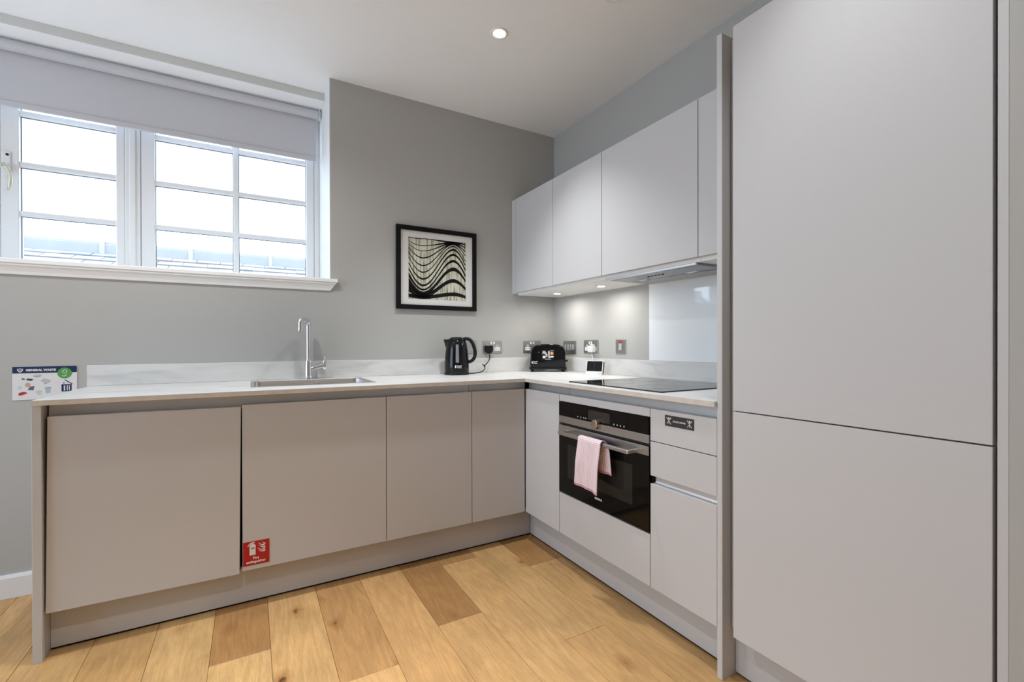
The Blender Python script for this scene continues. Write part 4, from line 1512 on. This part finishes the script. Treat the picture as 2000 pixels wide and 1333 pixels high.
# ------------------------------------------------------------------ small display unit by the hob
ds = thing('energy_display', 'small white tabletop display with a black screen, standing behind the hob', 'display', (-0.112, -0.592, 0.9101), -1.08)
tl_ = math.radians(-14)
tm = Matrix.Rotation(tl_, 4, 'X')
wd, hd2 = 0.056, 0.088
bdy = MB().box(-wd, wd, -0.010, 0.012, 0.004, hd2, 0.004, 2, m=tm).build('body', M_WPLAST, ds, local=True)
MB().box(-0.049, 0.051, -0.0112, -0.0101, 0.020, 0.084, 0.0003, m=tm).build('screen', M_BGLASS, bdy, local=True)
MB().box(-0.0015, 0.0010, -0.0116, -0.0112, 0.021, 0.083, m=tm).box(-0.040, -0.036, -0.0116, -0.0112, 0.026, 0.029, m=tm).box(-0.026, -0.023, -0.0116, -0.0112, 0.026, 0.030, m=tm).box(-0.014, -0.009, -0.0116, -0.0112, 0.027, 0.029, m=tm).build('screen_symbols', M_DISPLAY, bdy, local=True)
MB().box(wd + 0.0002, wd + 0.0012, -0.006, 0.010, 0.010, 0.082, 0.0003, m=tm).build('side_trim', M_BMATT, bdy, local=True)
MB().box(-wd + 0.004, wd - 0.004, -0.012, 0.046, 0.0, 0.006, 0.002, 2).build('foot', M_WPLAST, ds, local=True)

# ------------------------------------------------------------------ signs
# fire extinguisher sign on the sink cabinet door
fs = thing('fire_sign', 'small red fire extinguisher sign at the foot of the sink cabinet door', 'sign', (-1.9525, DA, 0.18))
f0 = planeA(-2.0005, 0.181, DA - 0.0006)
MB().box(0, 0.097, 0, 0.099, 0, 0.0007, m=f0).build('board', M_RED, fs)


def signpart(name, material, polys, par, f, dz=0.0008, h=0.0002):
    mm_ = MB()
    for p in polys:
        mm_.prism(p, h, f @ Matrix.Translation((0, 0, dz)))
    return mm_.build(name, material, par)


s_ = 0.097 / 0.79    # crop units to metres
bot = [(0.024, 0.042), (0.046, 0.042), (0.046, 0.081), (0.043, 0.086), (0.038, 0.088), (0.038, 0.091), (0.044, 0.092), (0.044, 0.095), (0.033, 0.095), (0.024, 0.092), (0.018, 0.084), (0.0165, 0.080), (0.0185, 0.0795), (0.024, 0.087), (0.031, 0.0905), (0.031, 0.088), (0.026, 0.086), (0.024, 0.081)]
signpart('extinguisher_symbol', M_SIGNW, [bot], fs, f0)
signpart('symbol_band', M_RED, [rect(0.029, 0.042, 0.0685, 0.0725)], fs, f0, 0.0011)


def flame(x0, y0, x1, y1, w, tip):
    pa, pb = [], []
    for k in range(9):
        t_ = k / 8
        x = x0 + (x1 - x0) * t_
        y = y0 + (y1 - y0) * t_ - 0.005 * math.sin(PI * t_)
        ww = w * (t_ ** 0.6)
        pa.append((x, y + ww / 2))
        pb.append((x, y - ww / 2))
    return pa + pb[::-1]


signpart('flame_symbol', M_SIGNW, [flame(0.069, 0.098 - 0.003, 0.082, 0.083, 0.0055, 0), flame(0.055, 0.092, 0.079, 0.0765, 0.007, 0), flame(0.057, 0.081, 0.082, 0.068, 0.006, 0), flame(0.051, 0.069, 0.081, 0.0605, 0.005, 0), flame(0.056, 0.0595, 0.082, 0.054, 0.0055, 0)], fs, f0)
MB().text('Fire', 0.0145, f0 @ Matrix.Translation((0.0475, 0.0285, 0.0009)), 0.0002, 0.0004, 'CENTER').text('extinguisher', 0.0145, f0 @ Matrix.Translation((0.0475, 0.0135, 0.0009)), 0.0002, 0.0004, 'CENTER').build('lettering', M_SIGNW, fs)

# cutlery sign on the top drawer
cs = thing('cutlery_sign', 'charcoal cutlery sign with two white cutlery symbols on the top drawer', 'sign', (DB, -1.69, 0.797))
f0 = planeB(-1.6245, 0.7975, DB - 0.0006)
MB().box(0, 0.1285, 0, 0.0395, 0, 0.0007, m=f0).build('board', M_SIGNG, cs)


def bar2(x0, y0, x1, y1, w):
    d = Vector((x1 - x0, y1 - y0)).normalized()
    n_ = Vector((-d.y, d.x)) * w / 2
    return [(x0 + n_.x, y0 + n_.y), (x0 - n_.x, y0 - n_.y), (x1 - n_.x, y1 - n_.y), (x1 + n_.x, y1 + n_.y)]


for cx in (0.0185, 0.110):
    cy = 0.0195
    pol = [bar2(cx - 0.009, cy - 0.011, cx + 0.006, cy + 0.008, 0.0020), bar2(cx + 0.0045, cy + 0.0065, cx + 0.0105, cy + 0.0125, 0.0036),
           bar2(cx + 0.010, cy - 0.012, cx - 0.005, cy + 0.006, 0.0020), bar2(cx - 0.0045, cy + 0.0055, cx - 0.010, cy + 0.0125, 0.0030),
           bar2(cx, cy - 0.012, cx, cy + 0.006, 0.0018), disc(cx, cy + 0.0095, 0.0028, 0.0048, 14)]
    signpart('cutlery_symbol', M_SIGNW, pol, cs, f0)
MB().text('CUTLERY DRAWER', 0.0082, f0 @ Matrix.Translation((0.0645, 0.0195, 0.0009)), 0.0002, 0.0002, 'CENTER', 0.80).build('lettering', M_SIGNW, cs)

# general waste sign on the wall left of the worktop
gs = thing('waste_sign', 'white and navy general waste sign on the wall left of the worktop end', 'sign', (-2.768, 0, 0.859))
GW, GH = 0.212, 0.1475
f0 = planeA(-2.8745, 0.8590, -0.0013)
MB().box(0, GW, 0, GH, 0, 0.001, m=f0).build('board', M_SIGNW, gs)
signpart('header_band', M_NAVY, [rect(0.0005, GW - 0.0005, GH - 0.030, GH - 0.0005)], gs, f0, 0.0011)
MB().text('GENERAL WASTE', 0.0125, f0 @ Matrix.Translation((0.092, GH - 0.0170, 0.0014)), 0.0002, 0.0007, 'CENTER').build('lettering', M_SIGNW, gs)
sh = [(0.016, GH - 0.009), (0.020, GH - 0.0105), (0.025, GH - 0.008), (0.030, GH - 0.0105), (0.034, GH - 0.009), (0.034, GH - 0.017), (0.031, GH - 0.022), (0.025, GH - 0.0265), (0.019, GH - 0.022), (0.016, GH - 0.017)]
shi = [(0.0190, GH - 0.0135), (0.025, GH - 0.0115), (0.0310, GH - 0.0135), (0.0305, GH - 0.017), (0.0285, GH - 0.0195), (0.025, GH - 0.0225), (0.0215, GH - 0.0195), (0.0195, GH - 0.017)]
signpart('shield_emblem', M_SIGNW, [sh], gs, f0, 0.0013)
signpart('shield_centre', M_NAVY, [shi], gs, f0, 0.0015)
signpart('emblem_stroke', M_SIGNW, [bar2(0.0215, GH - 0.0160, 0.0250, GH - 0.0182, 0.0016), bar2(0.0250, GH - 0.0182, 0.0290, GH - 0.0150, 0.0016)], gs, f0, 0.0018)
gx, gy = 0.170, GH - 0.0325
gd = signpart('green_disc', M_GREEN, [disc(gx, gy, 0.0245, 0.0245, 40)], gs, f0, 0.0015)
rc = []
for k in range(3):
    a = math.radians(90 + 120 * k)
    a2 = math.radians(90 + 120 * k + 85)
    p0 = (gx + 0.0085 * math.cos(a), gy + 0.0065 + 0.0085 * math.sin(a))
    p1 = (gx + 0.0085 * math.cos(a2), gy + 0.0065 + 0.0085 * math.sin(a2))
    rc.append(bar2(p0[0], p0[1], p1[0], p1[1], 0.0030))
    rc.append(disc(p1[0], p1[1], 0.0028, 0.0028, 3, a2 + PI / 2))
signpart('recycling_symbol', M_SIGNW, rc, gs, f0, 0.0018)
signpart('tick_symbol', M_SIGNW, [bar2(gx - 0.008, gy - 0.0105, gx - 0.003, gy - 0.0150, 0.0028), bar2(gx - 0.003, gy - 0.0150, gx + 0.007, gy - 0.0080, 0.0028)], gs, f0, 0.0018)
# bin symbol
signpart('bin_symbol', M_NAVY, [rect(0.159, 0.1665, 0.0335, 0.062), rect(0.1715, 0.1765, 0.0335, 0.0585), rect(0.1805, 0.1840, 0.0335, 0.0585), rect(0.1875, 0.1935, 0.0335, 0.062), rect(0.159, 0.1935, 0.0585, 0.0635), rect(0.159, 0.1935, 0.0315, 0.0350), bar2(0.170, 0.0840, 0.1955, 0.0640, 0.0035), disc(0.167, 0.0695, 0.0026, 0.0026, 12)], gs, f0, 0.0011)
PR = {}


def prt(nm, c):
    if nm not in PR:
        PR[nm] = mat(nm, c, 0.5, bump=dict(scale=150, strength=0.01))
    return PR[nm]


signpart('tray_picture', prt('grey_green_print', (0.36, 0.40, 0.36)), [[(0.066, 0.103), (0.070, 0.109), (0.085, 0.111), (0.094, 0.107), (0.090, 0.101), (0.078, 0.098)]], gs, f0, 0.0011)
signpart('tray_rim_picture', prt('pale_grey_print', (0.52, 0.52, 0.52)), [[(0.069, 0.105), (0.073, 0.109), (0.084, 0.110), (0.090, 0.107), (0.080, 0.104)]], gs, f0, 0.0014)
signpart('cup_picture', prt('mauve_print', (0.20, 0.15, 0.25)), [[(0.028, 0.093), (0.031, 0.097), (0.039, 0.096), (0.040, 0.089), (0.033, 0.088)]], gs, f0, 0.0011)
signpart('sachet_picture', prt('dark_green_print', (0.02, 0.09, 0.045)), [[(0.043, 0.088), (0.049, 0.095), (0.067, 0.091), (0.062, 0.083), (0.052, 0.085)]], gs, f0, 0.0011)
signpart('box_picture', prt('lilac_grey_print', (0.50, 0.48, 0.52)), [[(0.089, 0.082), (0.103, 0.094), (0.125, 0.083), (0.108, 0.070)]], gs, f0, 0.0011)
signpart('box_edge_picture', prt('mauve_grey_print', (0.22, 0.19, 0.23)), [[(0.108, 0.070), (0.125, 0.083), (0.121, 0.078), (0.104, 0.067), (0.100, 0.071)]], gs, f0, 0.0013)
signpart('bread_picture', prt('tan_print', (0.55, 0.36, 0.24)), [disc(0.049, 0.066, 0.009, 0.010, 16)], gs, f0, 0.0011)
signpart('packet_picture', prt('slate_print', (0.12, 0.11, 0.18)), [[(0.049, 0.044), (0.056, 0.058), (0.071, 0.060), (0.067, 0.041)]], gs, f0, 0.0013)
signpart('crisp_bag_picture', prt('red_print', (0.45, 0.03, 0.04)), [[(0.019, 0.024), (0.021, 0.032), (0.034, 0.036), (0.044, 0.034), (0.048, 0.029), (0.040, 0.025), (0.024, 0.019)]], gs, f0, 0.0011)
signpart('plate_picture', prt('cream_print', (0.56, 0.57, 0.53)), [disc(0.084, 0.034, 0.011, 0.006, 18), disc(0.086, 0.024, 0.008, 0.004, 18)], gs, f0, 0.0011)
signpart('tub_picture', prt('aqua_print', (0.40, 0.52, 0.53)), [[(0.107, 0.026), (0.104, 0.051), (0.124, 0.053), (0.122, 0.028)]], gs, f0, 0.0011)
signpart('tub_lid_picture', prt('teal_grey_print', (0.26, 0.36, 0.37)), [[(0.105, 0.048), (0.104, 0.052), (0.124, 0.054), (0.124, 0.049)]], gs, f0, 0.0013)
signpart('film_picture', prt('pale_aqua_print', (0.58, 0.62, 0.64)), [rect(0.018, 0.030, 0.046, 0.063)], gs, f0, 0.0011)
signpart('arrow_symbol', prt('grey_print', (0.45, 0.46, 0.47)), [rect(0.130, 0.154, 0.0715, 0.0725)], gs, f0, 0.0011)
